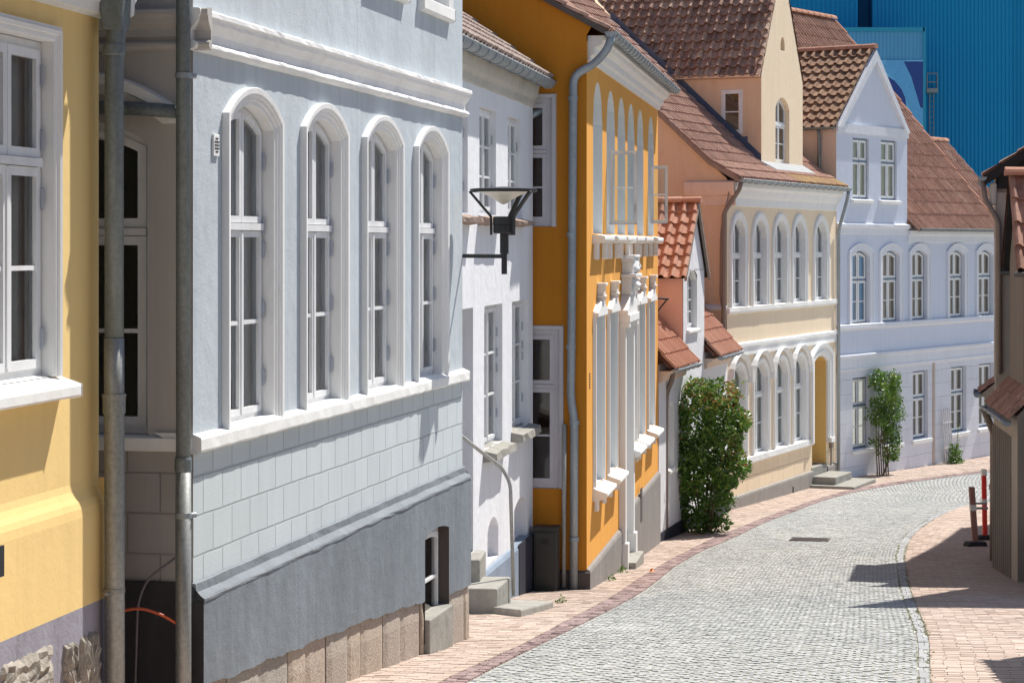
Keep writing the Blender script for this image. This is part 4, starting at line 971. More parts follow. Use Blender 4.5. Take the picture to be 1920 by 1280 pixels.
m = MB(); q = dq[1] + .25; m.box(F, q, q + .16, 0, .08, h.z(1560, 838), h.z(1560, 818)); m.tube([F(q + .04, .04, h.z(1560, 838)), F(q + .03, .03, h.z(1560, 875))], .012, 6); m.tube([F(q + .10, .04, h.z(1560, 838)), F(q + .13, .03, h.z(1560, 878))], .012, 6); m.build('meter_box', 'brownpipe', h.root)
cs = thing('stone_steps', 'grey stone slab and block steps below the yellow door recess of the cream house', 'steps', (*h.world((dq[0] + dq[1]) / 2, 0), gz(55)), math.atan2(h.d.y, h.d.x))
C_ = lambda a, o, z: (a, -o, z); wdd = (dq[1] - dq[0]) / 2; zz0 = gz(55)
m = MB(); m.box(C_, -wdd - .1, wdd + .15, .03, .62, -.3, 0.27); m.build('step', 'stone', cs, bevel=.02)
m = MB(); m.box(C_, -wdd - .35, wdd + .5, .03, 1.15, -.3, .085); m.build('step', 'stone', cs, bevel=.02)
# side wall, roofs
sl = R(43); k1 = R(30); kk = .8; ey = -.30; ezc = 1.44
P1 = (ey + kk * math.cos(k1), ezc + kk * math.sin(k1)); Dc = 5.2; P2 = (Dc, P1[1] + (Dc - P1[0]) * math.tan(sl))
wall(h, S, 0, 10.4, -6.6, 1.36, [], 'peach', gable=[(0, 1.36), (10.4, 1.36), (Dc, P2[1] - .06), (P1[0], P1[1] - .06), (0, 1.44)])
m = MB(); m.mould(S, -.0, 2.2, [(0, h.sz(1330, 582)), (.05, h.sz(1330, 579)), (.05, h.sz(1330, 574)), (0, h.sz(1330, 571))]); m.build('string_course', 'lilac_trim', h.root)
m = MB(); m.poly([h.E(0, 0, -6.6), h.E(10.4, 0, -6.6), h.E(10.4, 0, 1.4), h.E(Dc, 0, P2[1] - .06), h.E(P1[0], 0, P1[1] - .06), h.E(0, 0, 1.4)]); m.poly([K(0, 10.4, -6.6), K(L, 10.4, -6.6), K(L, 10.4, 1.4), K(0, 10.4, 1.4)])
m.poly([K(0, 10.6, 1.3), K(L, 10.6, 1.3), K(L, Dc, P2[1] - .08), K(0, Dc, P2[1] - .08)]); m.poly([K(0, P1[0], P1[1] - .08), K(L, P1[0], P1[1] - .08), K(L, P2[0], P2[1] - .08), K(0, P2[0], P2[1] - .08)]); m.poly([K(0, ey + .05, ezc - .03), K(L, ey + .05, ezc - .03), K(L, P1[0], P1[1] - .08), K(0, P1[0], P1[1] - .08)]); m.build('wall', 'peach', h.root)
# dormer extents
dset = .42
du0, du1 = h.u(1427.5, -dset), h.u(1505, -dset); dbz = h.z(1466, 318, -dset); dez = h.z(1428, 138, -dset); duc = (du0 + du1) / 2; daz = dez + (du1 - du0) / 2 * math.tan(R(58))
def zroof(y): return ezc + (y - ey) * math.tan(k1) if y < P1[0] else P1[1] + (y - P1[0]) * math.tan(sl)
m = MB(); tiles(m, K(-.12, ey, ezc), (1, 0, 0), (0, math.cos(k1), math.sin(k1)), L + .14, kk, .2, .33)
tiles(m, K(-.12, P1[0], P1[1]), (1, 0, 0), (0, math.cos(sl), math.sin(sl)), L + .14, (P2[0] - P1[0]) / math.cos(sl), .2, .33, clip=lambda u, s: not (du0 + .2 < u - .12 < du1 - .1)); m.build('roof', 'tile', h.root)
m = MB(); tiles(m, K(du0 + .6, ey, ezc + .012), (1, 0, 0), (0, math.cos(k1), math.sin(k1)), L - du0 - .6, .42, .2, .33, .045); m.build('lichen_tiles', 'tile_yellow', h.root)
m = MB()
for (a, b) in (((ey, ezc), P1), (P1, P2)):
    m.hexa([K(-.12, a[0], a[1] - .09), K(.0, a[0], a[1] - .09), K(.0, b[0], b[1] - .09), K(-.12, b[0], b[1] - .09), K(-.12, a[0], a[1] + .02), K(.0, a[0], a[1] + .02), K(.0, b[0], b[1] + .02), K(-.12, b[0], b[1] + .02)])
m.build('verge', 'mortar', h.root)
gutter(h, F, -.1, L + .1, .33, 1.42, .07, 'zinc', .5)
dpd = 3.8
Fd = lambda a, o, z: F(a, o - dset, z)
dw = (h.u(1454, -dset), h.u(1480, -dset), h.z(1466, 306, -dset), h.z(1466, 183, -dset), .28)
nz = h.z(1467, 83, -dset)
lun = (duc - .17, duc + .17, h.z(1467, 95, -dset), h.z(1467, 70, -dset), .17)
dorm = wall(h, Fd, du0, du1, dbz - .5, dez, [dw], 'cream', name='dormer')
m = MB()
ft = [(du0, dez), (lun[0], dez), (lun[0], lun[2])]
f = arc(lun[0], lun[1], lun[3], .17)
gl_z = lambda a: daz - abs(a - duc) * (daz - dez) / ((du1 - du0) / 2)
cols_ = [du0, lun[0]] + [lun[0] + (lun[1] - lun[0]) * k / 8 for k in range(1, 8)] + [lun[1], du1]
m.poly([Fd(du0, 0, dez), Fd(lun[0], 0, dez), Fd(lun[0], 0, gl_z(lun[0]))]); m.poly([Fd(lun[1], 0, dez), Fd(du1, 0, dez), Fd(lun[1], 0, gl_z(lun[1]))])
m.poly([Fd(lun[0], 0, dez), Fd(lun[1], 0, dez), Fd(lun[1], 0, lun[2]), Fd(lun[0], 0, lun[2])])
for k in range(8):
    x0, x1 = lun[0] + (lun[1] - lun[0]) * k / 8, lun[0] + (lun[1] - lun[0]) * (k + 1) / 8
    m.poly([Fd(x0, 0, f(x0)), Fd(x1, 0, f(x1)), Fd(x1, 0, gl_z(x1)), Fd(x0, 0, gl_z(x0))])
pts, _ = path_open(*lun)
for a, b in zip(pts, pts[1:] + pts[:1]): m.poly([Fd(a[0], 0, a[1]), Fd(b[0], 0, b[1]), Fd(b[0], -.3, b[1]), Fd(a[0], -.3, a[1])])
m.build('gable', 'cream', dorm)
_r = h.root; h.root = dorm
m = MB(); m.poly([Fd(a, -.3, z) for a, z in pts]); m.build('attic_vent', 'brown_plinth', dorm)
h.root = _r
window(h, Fd, *dw[:4], rise=.28, rev=.12, transom=.42, rows=(1, 2), fw=.05, sw=.05, revmat='cream', name='dormer_window')
# cheeks: near one with a window
Sd = lambda a, o, z: K(du0 - o, a, z)
cwA = h.hit(1393, h.A + h.d * du0, h.inn)[0]; cwB = h.hit(1352, h.A + h.d * du0, h.inn)[0]
czz = lambda px, py: PZ(py, h.hit(px, h.A + h.d * du0, h.inn)[1])
cw_ = (cwA, cwB, czz(1373, 252), czz(1373, 168), 0)
wall(h, Sd, dset, dset + dpd, 1.0, dez, [cw_], 'peach', name='dormer_cheek')
window(h, Sd, *cw_[:4], rev=.0, transom=None, rows=(1, 2), cols=1, fw=.05, sw=.05, name='dormer_window')
m = MB(); m.poly([K(du1, dset, 1.0), K(du1, dset + dpd, 1.0), K(du1, dset + dpd, dez), K(du1, dset, dez)]); m.build('dormer_cheek', 'peach', h.root)
# lead flashing along the cheek
m = MB()
for k in range(14):
    y0, y1 = dset + dpd * k / 14, dset + dpd * (k + 1) / 14
    z0_, z1_ = zroof(y0) + .05, zroof(y1) + .05
    m.poly([K(du0 - .02, y0, z0_ - .06), K(du0 - .02, y1, z1_ - .06), K(du0 - .02, y1, z1_ + .20), K(du0 - .02, y0, z0_ + .20)])
    m.poly([K(du0 - .02, y0, z0_ + .02), K(du0 - .02, y1, z1_ + .02), K(du0 - .22, y1, z1_ + .01), K(du0 - .22, y0, z0_ + .01)])
m.box(Sd, cwA - .12, cwB + .1, .005, .03, cw_[2] - .2, cw_[2] - .06)
m.build('lead_flashing', 'lead', h.root)
m = MB(); m.hexa([Fd(du0 - .02, .03, dbz - .08), Fd(du1 + .02, .03, dbz - .08), Fd(du1 + .02, 0, dbz - .08), Fd(du0 - .02, 0, dbz - .08), Fd(du0 - .02, .03, dbz + .1), Fd(du1 + .02, .03, dbz + .1), Fd(du1 + .02, 0, dbz + .1), Fd(du0 - .02, 0, dbz + .1)])
yb = dset; m.hexa([K(du0 + .25, yb - .30, zroof(yb - .30) + .01), K(du1 + .12, yb - .30, zroof(yb - .30) + .01), K(du1 + .05, yb, zroof(yb)), K(du0 - .05, yb, zroof(yb)), K(du0 + .25, yb - .30, zroof(yb - .30) + .085), K(du1 + .12, yb - .30, zroof(yb - .30) + .085), K(du1 + .05, yb, zroof(yb) + .1), K(du0 - .05, yb, zroof(yb) + .1)])
m.build('apron', 'pale_lead', h.root)
ang = math.atan2(daz - dez, (du1 - du0) / 2)
for s_, ge in ((-1, du0), (1, du1)):
    ov = .12; sll = Vector((-s_ * math.cos(ang), 0, math.sin(ang))); b0 = Vector(K(ge + s_ * ov * math.cos(ang), dset - .015, dez - ov * math.sin(ang) + .05))
    m = MB(); tiles(m, b0, (0, 1, 0), sll, dpd + 2.6, ((du1 - du0) / 2) / math.cos(ang) + ov, .26, .27, .085, .07, jit=.012, var=.24); o_ = m.build('dormer_roof', 'tile_dark', h.root)
    m = MB(); m.poly([b0 + Vector((0, .01, -.05)), b0 + Vector((0, dpd + 2.6, -.05)), Vector(K(duc, dset + dpd + 2.7, daz - .02)), Vector(K(duc, dset, daz - .02))]); m.build('roof_boards', 'mortar', o_)
    m = MB(); m.mould(lambda a, o, z: K(ge + s_ * o, a, z), dset + .02, dset + dpd, [(0, dez - .1), (.08, dez - .08), (.10, dez - .02), (0, dez)]); m.build('dormer_eave', 'peach_trim', o_)
# downpipes
Sf = lambda px, py, o=.1: S(h.sa(px, o), o, h.sz(px, py, o))
downpipe(h, [F(-.02, .33, 1.36), F(-.04, .3, 1.2), Sf(1357, 400), Sf(1356, 940)], .05, 'brownpipe', n=12)
m = MB(); m.tube(bend([Sf(1367, 360, .13), Sf(1351, 430, .13), Sf(1350, 560, .13), Sf(1358, 600, .13), Sf(1361, 690, .13)], .3), .014, 6); m.build('cable', 'brownpipe', h.root)
downpipe(h, [F(L + .02, .33, 1.36), F(L + .02, .30, 1.15), F(L - .02, .08, .35), F(L - .02, .08, -6.0)], .045, 'zinc', n=12)

# ================================================================== blue-white house
Ab = Vector((PX(1568, 57.4), 57.4)); BA = 55.5; db_ = Vector((math.cos(R(BA)), math.sin(R(BA)))); Bb = Ab + db_ * 12.5
BH = House('pale_blue_house', 'pale blue-white house with a triangular wall gable and a long pantile roof at the bend', Ab, Bb, gz(60), 'house')
h = BH; F = h.F; S = h.S; K = h.K
u1 = h.u(1875); u2 = u1 + 1.7; L = h.L
ez = h.z(1720, 427)
gA, gB, gC = 0.0, h.u(1701), h.u(1638); gez = h.z(1569, 236); gaz = h.z(1638, 94)
UPX = [(1590.5, 1622), (1648, 1678), (1703, 1730), (1774, 1800.6), (1828, 1854.6)]
uz0 = h.z(1606, 608); uz1 = h.z(1606, 470)
UO = [(h.u(p, -.09), h.u(q, -.09) + .05, uz0, uz1, .14) for p, q in UPX]
LPX = [(1591, 1621), (1649, 1678), (1704, 1731), (1776, 1803), (1828, 1855)]
lz0 = h.z(1606, 842); lz1 = h.z(1606, 708)
LO = [(h.u(p, -.12), h.u(q, -.12) + .06, lz0, lz1, 0) for p, q in LPX]
for k in range(1, 3):
    d_ = UO[-1][0] - UO[-2][0]; UO.append((UO[-1][0] + d_, UO[-1][1] + d_, uz0, uz1, .14)); LO.append((LO[-1][0] + d_, LO[-1][1] + d_, lz0, lz1, 0))
zs1 = h.z(1568, 668); zs2 = h.z(1567, 690); zus = uz0
wall(h, F, 0, L, zs1 - .1, ez, UO, 'lilac'); wall(h, F, 0, L, -7, zs1 - .1, LO, 'lilac_low')
GW = [(1594, 1623.5, 373, 259), (1647, 1676, 375, 263)]
GO = [(h.u(a, -.07), h.u(b, -.07) + .03, h.z((a + b) / 2, c), h.z((a + b) / 2, d), 0) for a, b, c, d in GW]
wall(h, F, gA, gB, ez, gez, GO, 'lilac', name='wall_gable', gable=[(gA, gez), (gB, gez), (gC, gaz)])
sb = [(0, 0), (0, .03), (.16, .035), (.165, .055), (.20, .06), (.205, 0)]
for p in UO: window(h, F, *p[:4], rise=.14, rev=.09, transom=.40, rows=(1, 2), fw=.05, sw=.06, surround=sb, smat='lilac_trim', revmat='lilac_trim', fmat='frame_blue', sash='frame', gap=.03)
for p in LO:
    w_ = window(h, F, *p[:4], rise=0, rev=.12, transom=.40, rows=(1, 2), fw=.05, sw=.06, revmat='lilac_trim', fmat='frame_blue', sash='frame', gap=.03, curtain=None)
    m = MB(); m.mould(F, p[0] - .08, p[1] + .16, [(-.2, p[2] + .01), (.07, p[2] - .03), (.07, p[2] - .12), (0, p[2] - .14), (-.2, p[2] - .1)]); m.build('sill', 'white_sill', w_)
for p in GO:
    w_ = window(h, F, *p[:4], rise=0, rev=.07, transom=.38, rows=(1, 1), fw=.05, sw=.06, revmat='lilac_trim', fmat='frame_blue', sash='frame', gap=.03, curtain='curtain_light')
    m = MB(); m.mould(F, p[0] - .12, p[1] + .15, [(-.1, p[2] + .01), (.10, p[2] - .03), (.10, p[2] - .09), (0, p[2] - .11), (-.1, p[2] - .1)]); m.build('sill', 'white_sill', w_)
m = MB(); m.mould(F, 0, L, [(0, uz0 + .02), (.10, uz0), (.10, uz0 - .09), (.05, uz0 - .15), (0, uz0 - .16)], 10, .003); m.build('sill_band', 'lilac_trim', h.root)
m = MB(); m.mould(F, 0, L, [(0, zs1 + .03), (.09, zs1), (.09, zs1 - .06), (.04, zs1 - .1), (.03, zs2 - .02), (.05, zs2 - .06), (.03, zs2 - .12), (0, zs2 - .14)], 10, .003); m.build('string_course', 'lilac_trim', h.root)
m = MB(); m.mould(F, 0, gB + .03, [(0, ez + .10), (.09, ez + .07), (.09, ez + .0), (.04, ez - .05), (.03, ez - .18), (0, ez - .20)], 6, .003); m.build('string_course', 'lilac_trim', h.root)
m = MB(); m.mould(F, gB, L, [(0, ez - .42), (.03, ez - .40), (.04, ez - .22), (.10, ez - .18), (.12, ez - .08), (0, ez - .08)]); m.build('cornice', 'lilac_trim', h.root)
m = MB(); q = h.u(1750); m.box(F, q - .06, q + .06, 0, .03, -7, zs1 - .3); m.build('wall_joint', 'beige', h.root)
# gable moulding
zb1 = h.z(1575, 246); m = MB()
m.box(F, gA, gB, 0, .05, gez - .16, gez + .08)
for s_, ge in ((1, gA), (-1, gB)):
    w_ = abs(gC - ge); sl_ = (gaz - gez) / w_; n_ = Vector((0, 0, 1))
    q = [(ge, gez - .02), (gC, gaz - .02), (gC, gaz - .30), (ge + s_ * .2, gez - .02)]
    A_ = [m.vert(F(a, 0, z)) for a, z in q]; B_ = [m.vert(F(a, .10, z)) for a, z in q]; m.face(B_)
    for k in range(4): m.face((A_[k], A_[(k + 1) % 4], B_[(k + 1) % 4], B_[k]))
m.build('gable_moulding', 'lilac_trim', h.root)
# roofs
tD = 5.42; tanr = (PZ(34, 68.5) - (ez + .02)) / tD; an = math.atan(tanr); ua0 = -1.2
m = MB(); tiles(m, K(gB - .0, -.28, ez + .03 - .28 * .4), (1, 0, 0), (0, math.cos(an * .93), math.sin(an * .93)), u1 - gB, .5, .2, .42)
tiles(m, K(ua0, .0, ez + .02), (1, 0, 0), (0, math.cos(an), math.sin(an)), u1 - ua0, tD / math.cos(an), .2, .46, clip=lambda u, s: not (u + ua0 < gB - .05 and s * math.sin(an) < 1.0)); m.build('roof', 'tile', h.root)
m = MB(); ridge_caps(m, K(ua0, tD, ez + tD * tanr + .12), K(u1, tD, ez + tD * tanr + .12), .13); m.build('ridge', 'ridge', h.root)
m = MB(); n_ = 15
for k in range(n_):
    a_, b_ = tD * k / n_, tD * (k + 1) / n_; m.tube([K(u1 + .02, a_ - .03, ez + a_ * tanr + .03), K(u1 + .02, b_, ez + b_ * tanr + .01)], .07, 8)
m.build('verge', 'ridge', h.root)
m = MB(); t2 = 2.45; tan2 = (PZ(264, 67.4) - ez) / t2; an2 = math.atan(tan2)
tiles(m, K(u1 + .02, -.2, ez - .16), (1, 0, 0), (0, math.cos(an2), math.sin(an2)), u2 - u1, (t2 + .2) / math.cos(an2), .2, .42); m.build('roof', 'tile', h.root)
m = MB(); ridge_caps(m, K(u1 + .1, t2, ez + t2 * tan2 + .1), K(u2 + .02, t2, ez + t2 * tan2 + .1), .12); m.build('ridge', 'ridge', h.root)
m = MB(); m.poly([K(ua0, 0, ez - .02), K(u1, 0, ez - .02), K(u1, tD, ez + tD * tanr - .03), K(ua0, tD, ez + tD * tanr - .03)]); m.poly([K(ua0, 2 * tD, ez), K(u1, 2 * tD, ez), K(u1, tD, ez + tD * tanr - .03), K(ua0, tD, ez + tD * tanr - .03)])
m.poly([K(u1, 0, ez - .02), K(u2, 0, ez - .02), K(u2, t2, ez + t2 * tan2 - .05), K(u1, t2, ez + t2 * tan2 - .05)]); m.poly([K(u1, 2 * t2, ez), K(u2, 2 * t2, ez), K(u2, t2, ez + t2 * tan2 - .05), K(u1, t2, ez + t2 * tan2 - .05)])
m.poly([K(u2, 0, ez), K(u2, 2 * t2, ez), K(u2, t2, ez + t2 * tan2 - .06)]); m.poly([K(u1, 0, ez), K(u1, 2 * tD, ez), K(u1, tD, ez + tD * tanr - .05)])
m.poly([K(u2, 0, -7), K(u2, 2 * t2, -7), K(u2, 2 * t2, ez), K(u2, 0, ez)]); m.poly([K(0, 2 * tD, -7), K(u2, 2 * tD, -7), K(u2, 2 * tD, ez), K(0, 2 * tD, ez)]); m.poly([K(0, 0, -7), K(0, 2 * tD, -7), K(0, 2 * tD, ez), K(0, 0, ez)])
m.build('wall', 'beige', h.root)
gutter(h, F, gB + .05, L - .4, .34, ez - .03, .07, 'zinc_dark', 0)
gd = (gaz - ez) / tanr + .3
m = MB(); m.poly([K(gA, .0, ez - .4), K(gA, gd, ez - .4), K(gA, gd, gez), K(gA, .0, gez)]); m.poly([K(gB, .0, ez - .4), K(gB, gd, ez - .4), K(gB, gd, gez), K(gB, .0, gez)]); m.build('gable_cheek', 'beige', h.root)
for s_, ge in ((-1, gA), (1, gB)):
    w_ = abs(gC - ge); hgt = gaz - gez; ov = .10; sll = Vector((-s_ * w_, 0, hgt)).normalized()
    b0 = Vector(K(ge + s_ * ov, -.02, gez - ov * hgt / w_ + .05))
    m = MB(); tiles(m, b0, (0, 1, 0), sll, gd + .6, math.hypot(w_ + ov, hgt * (w_ + ov) / w_), .27, .33, .07, .06); o_ = m.build('gable_roof', 'tile_brown', h.root)
    m = MB(); m.poly([b0 + Vector((0, .02, -.03)), b0 + Vector((0, gd, -.03)), Vector(K(gC, gd, gaz + .0)), Vector(K(gC, 0, gaz + .0))]); m.build('roof_boards', 'mortar', o_)
m = MB(); ridge_caps(m, K(gC, -.06, gaz + .10), K(gC, gd + .6, gaz + .10), .12); m.build('ridge', 'ridge', h.root)
gutter(h, lambda a, o, z: K(gA - o, a, z), -.02, gd, .15, gez - .04, .06, 'zinc_dark', 0)
downpipe(h, [K(gA - .12, .45, gez - .1), K(gA - .08, .45, gez - .35), K(gA - .08, .45, ez + .2)], .045, 'zinc_dark', n=10)

# ================================================================== blue industrial hall far behind
M['ind'] = tinted('azure_corrugated_cladding', [(0, (.002, .225, .46)), (.5, (.002, .255, .51)), (1, (.003, .28, .54))], .55, .25, .25, (.002, .20, .42), 0)
M['ind2'] = metal('light_blue_cladding', (.10, .36, .62), .55, .0, .9)
M['ind_dark'] = metal('dark_blue_cladding', (.003, .15, .33), .55, .0, .9)
M['mural_light'] = plain('light_blue_mural_paint', (.16, .50, .85), .5)
M['mural_mid'] = plain('mid_blue_mural_paint', (.11, .40, .74), .5)
M['mural_navy'] = plain('navy_mural_paint', (.010, .05, .26), .5)
M['teal'] = plain('teal_trim', (.01, .28, .46), .5)
IY = 125.0
IH = thing('industrial_hall', 'huge azure blue corrugated industrial hall towering behind the old houses', 'building', (PX(1700, IY), IY, gz(IY)))
ix0, iz0 = PX(1700, IY), gz(IY)
I = lambda x, y, z: (x - ix0, y - IY, z - iz0)
def corr(m, x0, x1, y, z0, z1, pitch, dpt=.045):
    n = int((x1 - x0) / pitch); p = (x1 - x0) / n
    tn = .5
    for k in range(n):
        if k % 9 == 0: tn = random.random()
        X = x0 + k * p; q = [(X, y), (X + p * .35, y), (X + p * .5, y - dpt), (X + p * .85, y - dpt), (X + p, y)]
        for (a, b) in zip(q, q[1:]): m.poly([I(a[0], a[1], z0), I(b[0], b[1], z0), I(b[0], b[1], z1), I(a[0], a[1], z1)], tn)
m = MB(); corr(m, PX(1636, IY), PX(2150, IY), IY, -8, 27, .215, .06); corr(m, PX(1200, IY), PX(1610, IY), IY + .2, -8, 27, .26, .06); m.build('cladding', 'ind', IH)
m = MB(); corr(m, PX(1606, IY), PX(1640, IY), IY + 1.6, -8, 27, .25); m.poly([I(PX(1610, IY), IY + .15, -8), I(PX(1610, IY), IY + 1.7, -8), I(PX(1610, IY), IY + 1.7, 27), I(PX(1610, IY), IY + .15, 27)]); m.poly([I(PX(1637, IY), IY, -8), I(PX(1637, IY), IY + 1.7, -8), I(PX(1637, IY), IY + 1.7, 27), I(PX(1637, IY), IY, 27)]); m.build('recess', 'ind_dark', IH)
m = MB(); bx0, bx1 = PX(1200, IY), PX(2150, IY); m.poly([I(bx0, IY + .1, 27), I(bx1, IY + .1, 27), I(bx1, IY + 30, 27), I(bx0, IY + 30, 27)]); m.poly([I(bx0, IY + 30, -8), I(bx1, IY + 30, -8), I(bx1, IY + 30, 27), I(bx0, IY + 30, 27)])
for x in (bx0, bx1): m.poly([I(x, IY + .1, -8), I(x, IY + 30, -8), I(x, IY + 30, 27), I(x, IY + .1, 27)])
m.build('shell', 'ind', IH)
JY = 119.0; jx = lambda p: PX(p, JY); jz = lambda p: PZ(p, JY)
m = MB(); corr(m, jx(1540), jx(1731), JY, -8, jz(57), .2); 
m.poly([I(jx(1733), JY, -8), I(jx(1733), IY, -8), I(jx(1733), IY, jz(52)), I(jx(1733), JY, jz(52))]); m.poly([I(jx(1540), JY, jz(52)), I(jx(1733), JY, jz(52)), I(jx(1733), IY, jz(52)), I(jx(1540), IY, jz(52))]); ann = m.build('annex', 'ind2', IH)
m = MB(); m.box(lambda a, o, z: I(a, JY - o, z), jx(1540), jx(1733), -.05, .12, jz(60), jz(52)); m.box(lambda a, o, z: I(a, JY - o, z), jx(1730), jx(1735), -.05, .12, -8, jz(52)); m.build('edge_trim', 'teal', ann)
def flat(name, pts, mat, off):
    m = MB(); A_ = [m.vert(I(jx(x), JY - off, jz(y))) for x, y in pts]; B_ = [m.vert(I(jx(x), JY - off + .03, jz(y))) for x, y in pts]; m.face(A_)
    for k in range(len(pts)): m.face((A_[k], A_[(k + 1) % len(pts)], B_[(k + 1) % len(pts)], B_[k]))
    return m.build(name, mat, ann)
flat('mural_panel', [(1600, 113), (1730.5, 113), (1730.5, 300), (1600, 300)], 'mural_light', .10)
flat('mural_shape', [(1662, 113), (1700, 113), (1712, 135), (1722, 175), (1729, 203), (1730, 230), (1712, 240), (1704, 200), (1690, 165), (1672, 145), (1655, 130)], 'mural_mid', .106)
flat('mural_shape', [(1694, 116), (1730, 116), (1730, 203), (1725, 202), (1717, 175), (1708, 145)], 'mural_navy', .112)
flat('mural_shape', [(1640, 140), (1660, 142), (1677, 152), (1690, 168), (1697, 185), (1699, 205), (1700, 240), (1640, 240)], 'mural_navy', .112)
m = MB(); ly_ = IY - .6; lx_ = lambda p: PX(p, ly_); lz_ = lambda p: PZ(p, ly_)
for yy in (138, 154): m.tube([I(lx_(1738), ly_, lz_(yy)), I(lx_(1757), ly_, lz_(yy))], .04, 6)
for xx in (1738, 1757): m.tube([I(lx_(xx), ly_, lz_(138)), I(lx_(xx), ly_, lz_(172))], .035, 6)
m.box(lambda a, o, z: I(a, ly_ - o, z), lx_(1737), lx_(1758), -.6, .1, lz_(174), lz_(166))
for xx in (1743, 1751): m.tube([I(lx_(xx), ly_ + .1, lz_(170)), I(lx_(xx), ly_ + .1, lz_(330))], .025, 6)
for k in range(14): m.tube([I(lx_(1743), ly_ + .1, lz_(180 + k * 10)), I(lx_(1751), ly_ + .1, lz_(180 + k * 10))], .02, 6)
m.build('ladder_platform', 'galv', IH)

# ================================================================== houses on the right
def simple_gable_roof(h, a0, a1, y0, ez, pitch, depth, mat, ov=.22, w=.22):
    m = MB(); an = R(pitch); tiles(m, h.K(a0, y0 - ov, ez - ov * math.tan(an) + .05), (1, 0, 0), (0, math.cos(an), math.sin(an)), a1 - a0, (depth + ov) / math.cos(an), w, .33); return m.build('roof', mat, h.root)
# tall brown house with the dark boarded gable
A3 = Vector((8.24, 38.3)); B3 = Vector((7.50, 34.75))
R3 = House('brown_house', 'tall narrow brown house with a black boarded gable at the right edge', A3, B3, gz(36.5), 'house')
h = R3; F = h.F; E = h.E; K = h.K; L = h.L; ez = 1.1; Dp = 3.4
wins = [(.5, 1.3, -4.2, -2.75, 0), (1.9, 2.7, -4.2, -2.75, 0), (.5, 1.3, -1.4, .1, 0), (1.9, 2.7, -1.4, .1, 0)]
wall(h, F, 0, L, -6.2, ez, wins, 'brownwall2')
for w_ in wins: window(h, F, *w_[:4], rev=.1)
an = R(33); gt = Dp * math.tan(an)
wall(h, E, 0, 2 * Dp, -6.2, .86, [], 'brownwall', name='wall')
m = MB(); m.poly([E(-.0, .03, .86), E(2 * Dp, .03, .86), E(2 * Dp, .03, ez), E(Dp, .03, ez + gt), E(0, .03, ez)])
for k in range(30):
    a = k * 2 * Dp / 30; zt_ = ez + (gt - abs(a + .05 - Dp) * math.tan(an)) - .05; m.box(E, a, a + .03, .03, .05, .86, zt_)
m.build('boarded_gable', 'wood_dark', h.root)
m = MB(); m.box(E, .0, .30, -.02, .035, -6.2, ez - .3); m.build('corner_strip', 'brownwall2', h.root)
m = MB(); m.poly([h.S(0, 0, -6.2), h.S(2 * Dp, 0, -6.2), h.S(2 * Dp, 0, ez), h.S(Dp, 0, ez + gt), h.S(0, 0, ez)]); m.poly([K(0, 2 * Dp, -6.2), K(L, 2 * Dp, -6.2), K(L, 2 * Dp, ez), K(0, 2 * Dp, ez)]); m.poly([K(-.1, -.2, ez), K(L + .1, -.2, ez), K(L + .1, Dp, ez + gt), K(-.1, Dp, ez + gt)]); m.poly([K(-.1, 2 * Dp, ez), K(L + .1, 2 * Dp, ez), K(L + .1, Dp, ez + gt), K(-.1, Dp, ez + gt)]); m.build('wall', 'brownwall', h.root)
simple_gable_roof(h, -.12, L + .14, 0, ez, 33, Dp, 'tile', .14)
m = MB(); 
m.hexa([K(L + .06, -.16, ez - .19), K(L + .14, -.16, ez - .19), K(L + .14, Dp, ez + gt - .07), K(L + .06, Dp, ez + gt - .07), K(L + .06, -.16, ez - .03), K(L + .14, -.16, ez - .03), K(L + .14, Dp, ez + gt + .1), K(L + .06, Dp, ez + gt + .1)]); m.build('bargeboard', 'wood_dark', h.root)
gutter(h, F, -.1, L + .16, .19, ez - .06, .06, 'zinc', .6)
m = MB(); m.box(E, -.09, .02, .0, .10, ez - .5, ez - .14); m.build('eave_corbel', 'chalk_eave', h.root, bevel=.04)
downpipe(h, [F(L + .08, .19, ez - .12), F(L + .10, .16, ez - .4), E(.05, .12, ez - .75), E(.06, .08, -2.0)], .04, 'brownpipe', n=10)
# low pent roof along its front
for (a0, a1, z_, pr) in ((.3, 1.6, PZ(735, 37.3), .22),):
    m = MB(); tiles(m, K(a0, -pr, z_ + .02), (1, 0, 0), (0, .78, .62), a1 - a0, pr / .78 + .05, .2, .2, .02); pr_ = m.build('pent_roof', 'tile', h.root)
    m = MB(); m.poly([E(0, 0, 0)] * 3) if False else m.hexa([K(a0, -pr, z_ - .03), K(a1, -pr, z_ - .03), K(a1, 0, z_ - .1), K(a0, 0, z_ - .1), K(a0, -pr, z_), K(a1, -pr, z_), K(a1, 0, z_ + pr * .8), K(a0, 0, z_ + pr * .8)]); m.build('soffit', 'brownwall2', pr_)
    gutter(h, F, a0 - .05, a1 + .05, pr + .06, z_, .055, 'zinc', 0)
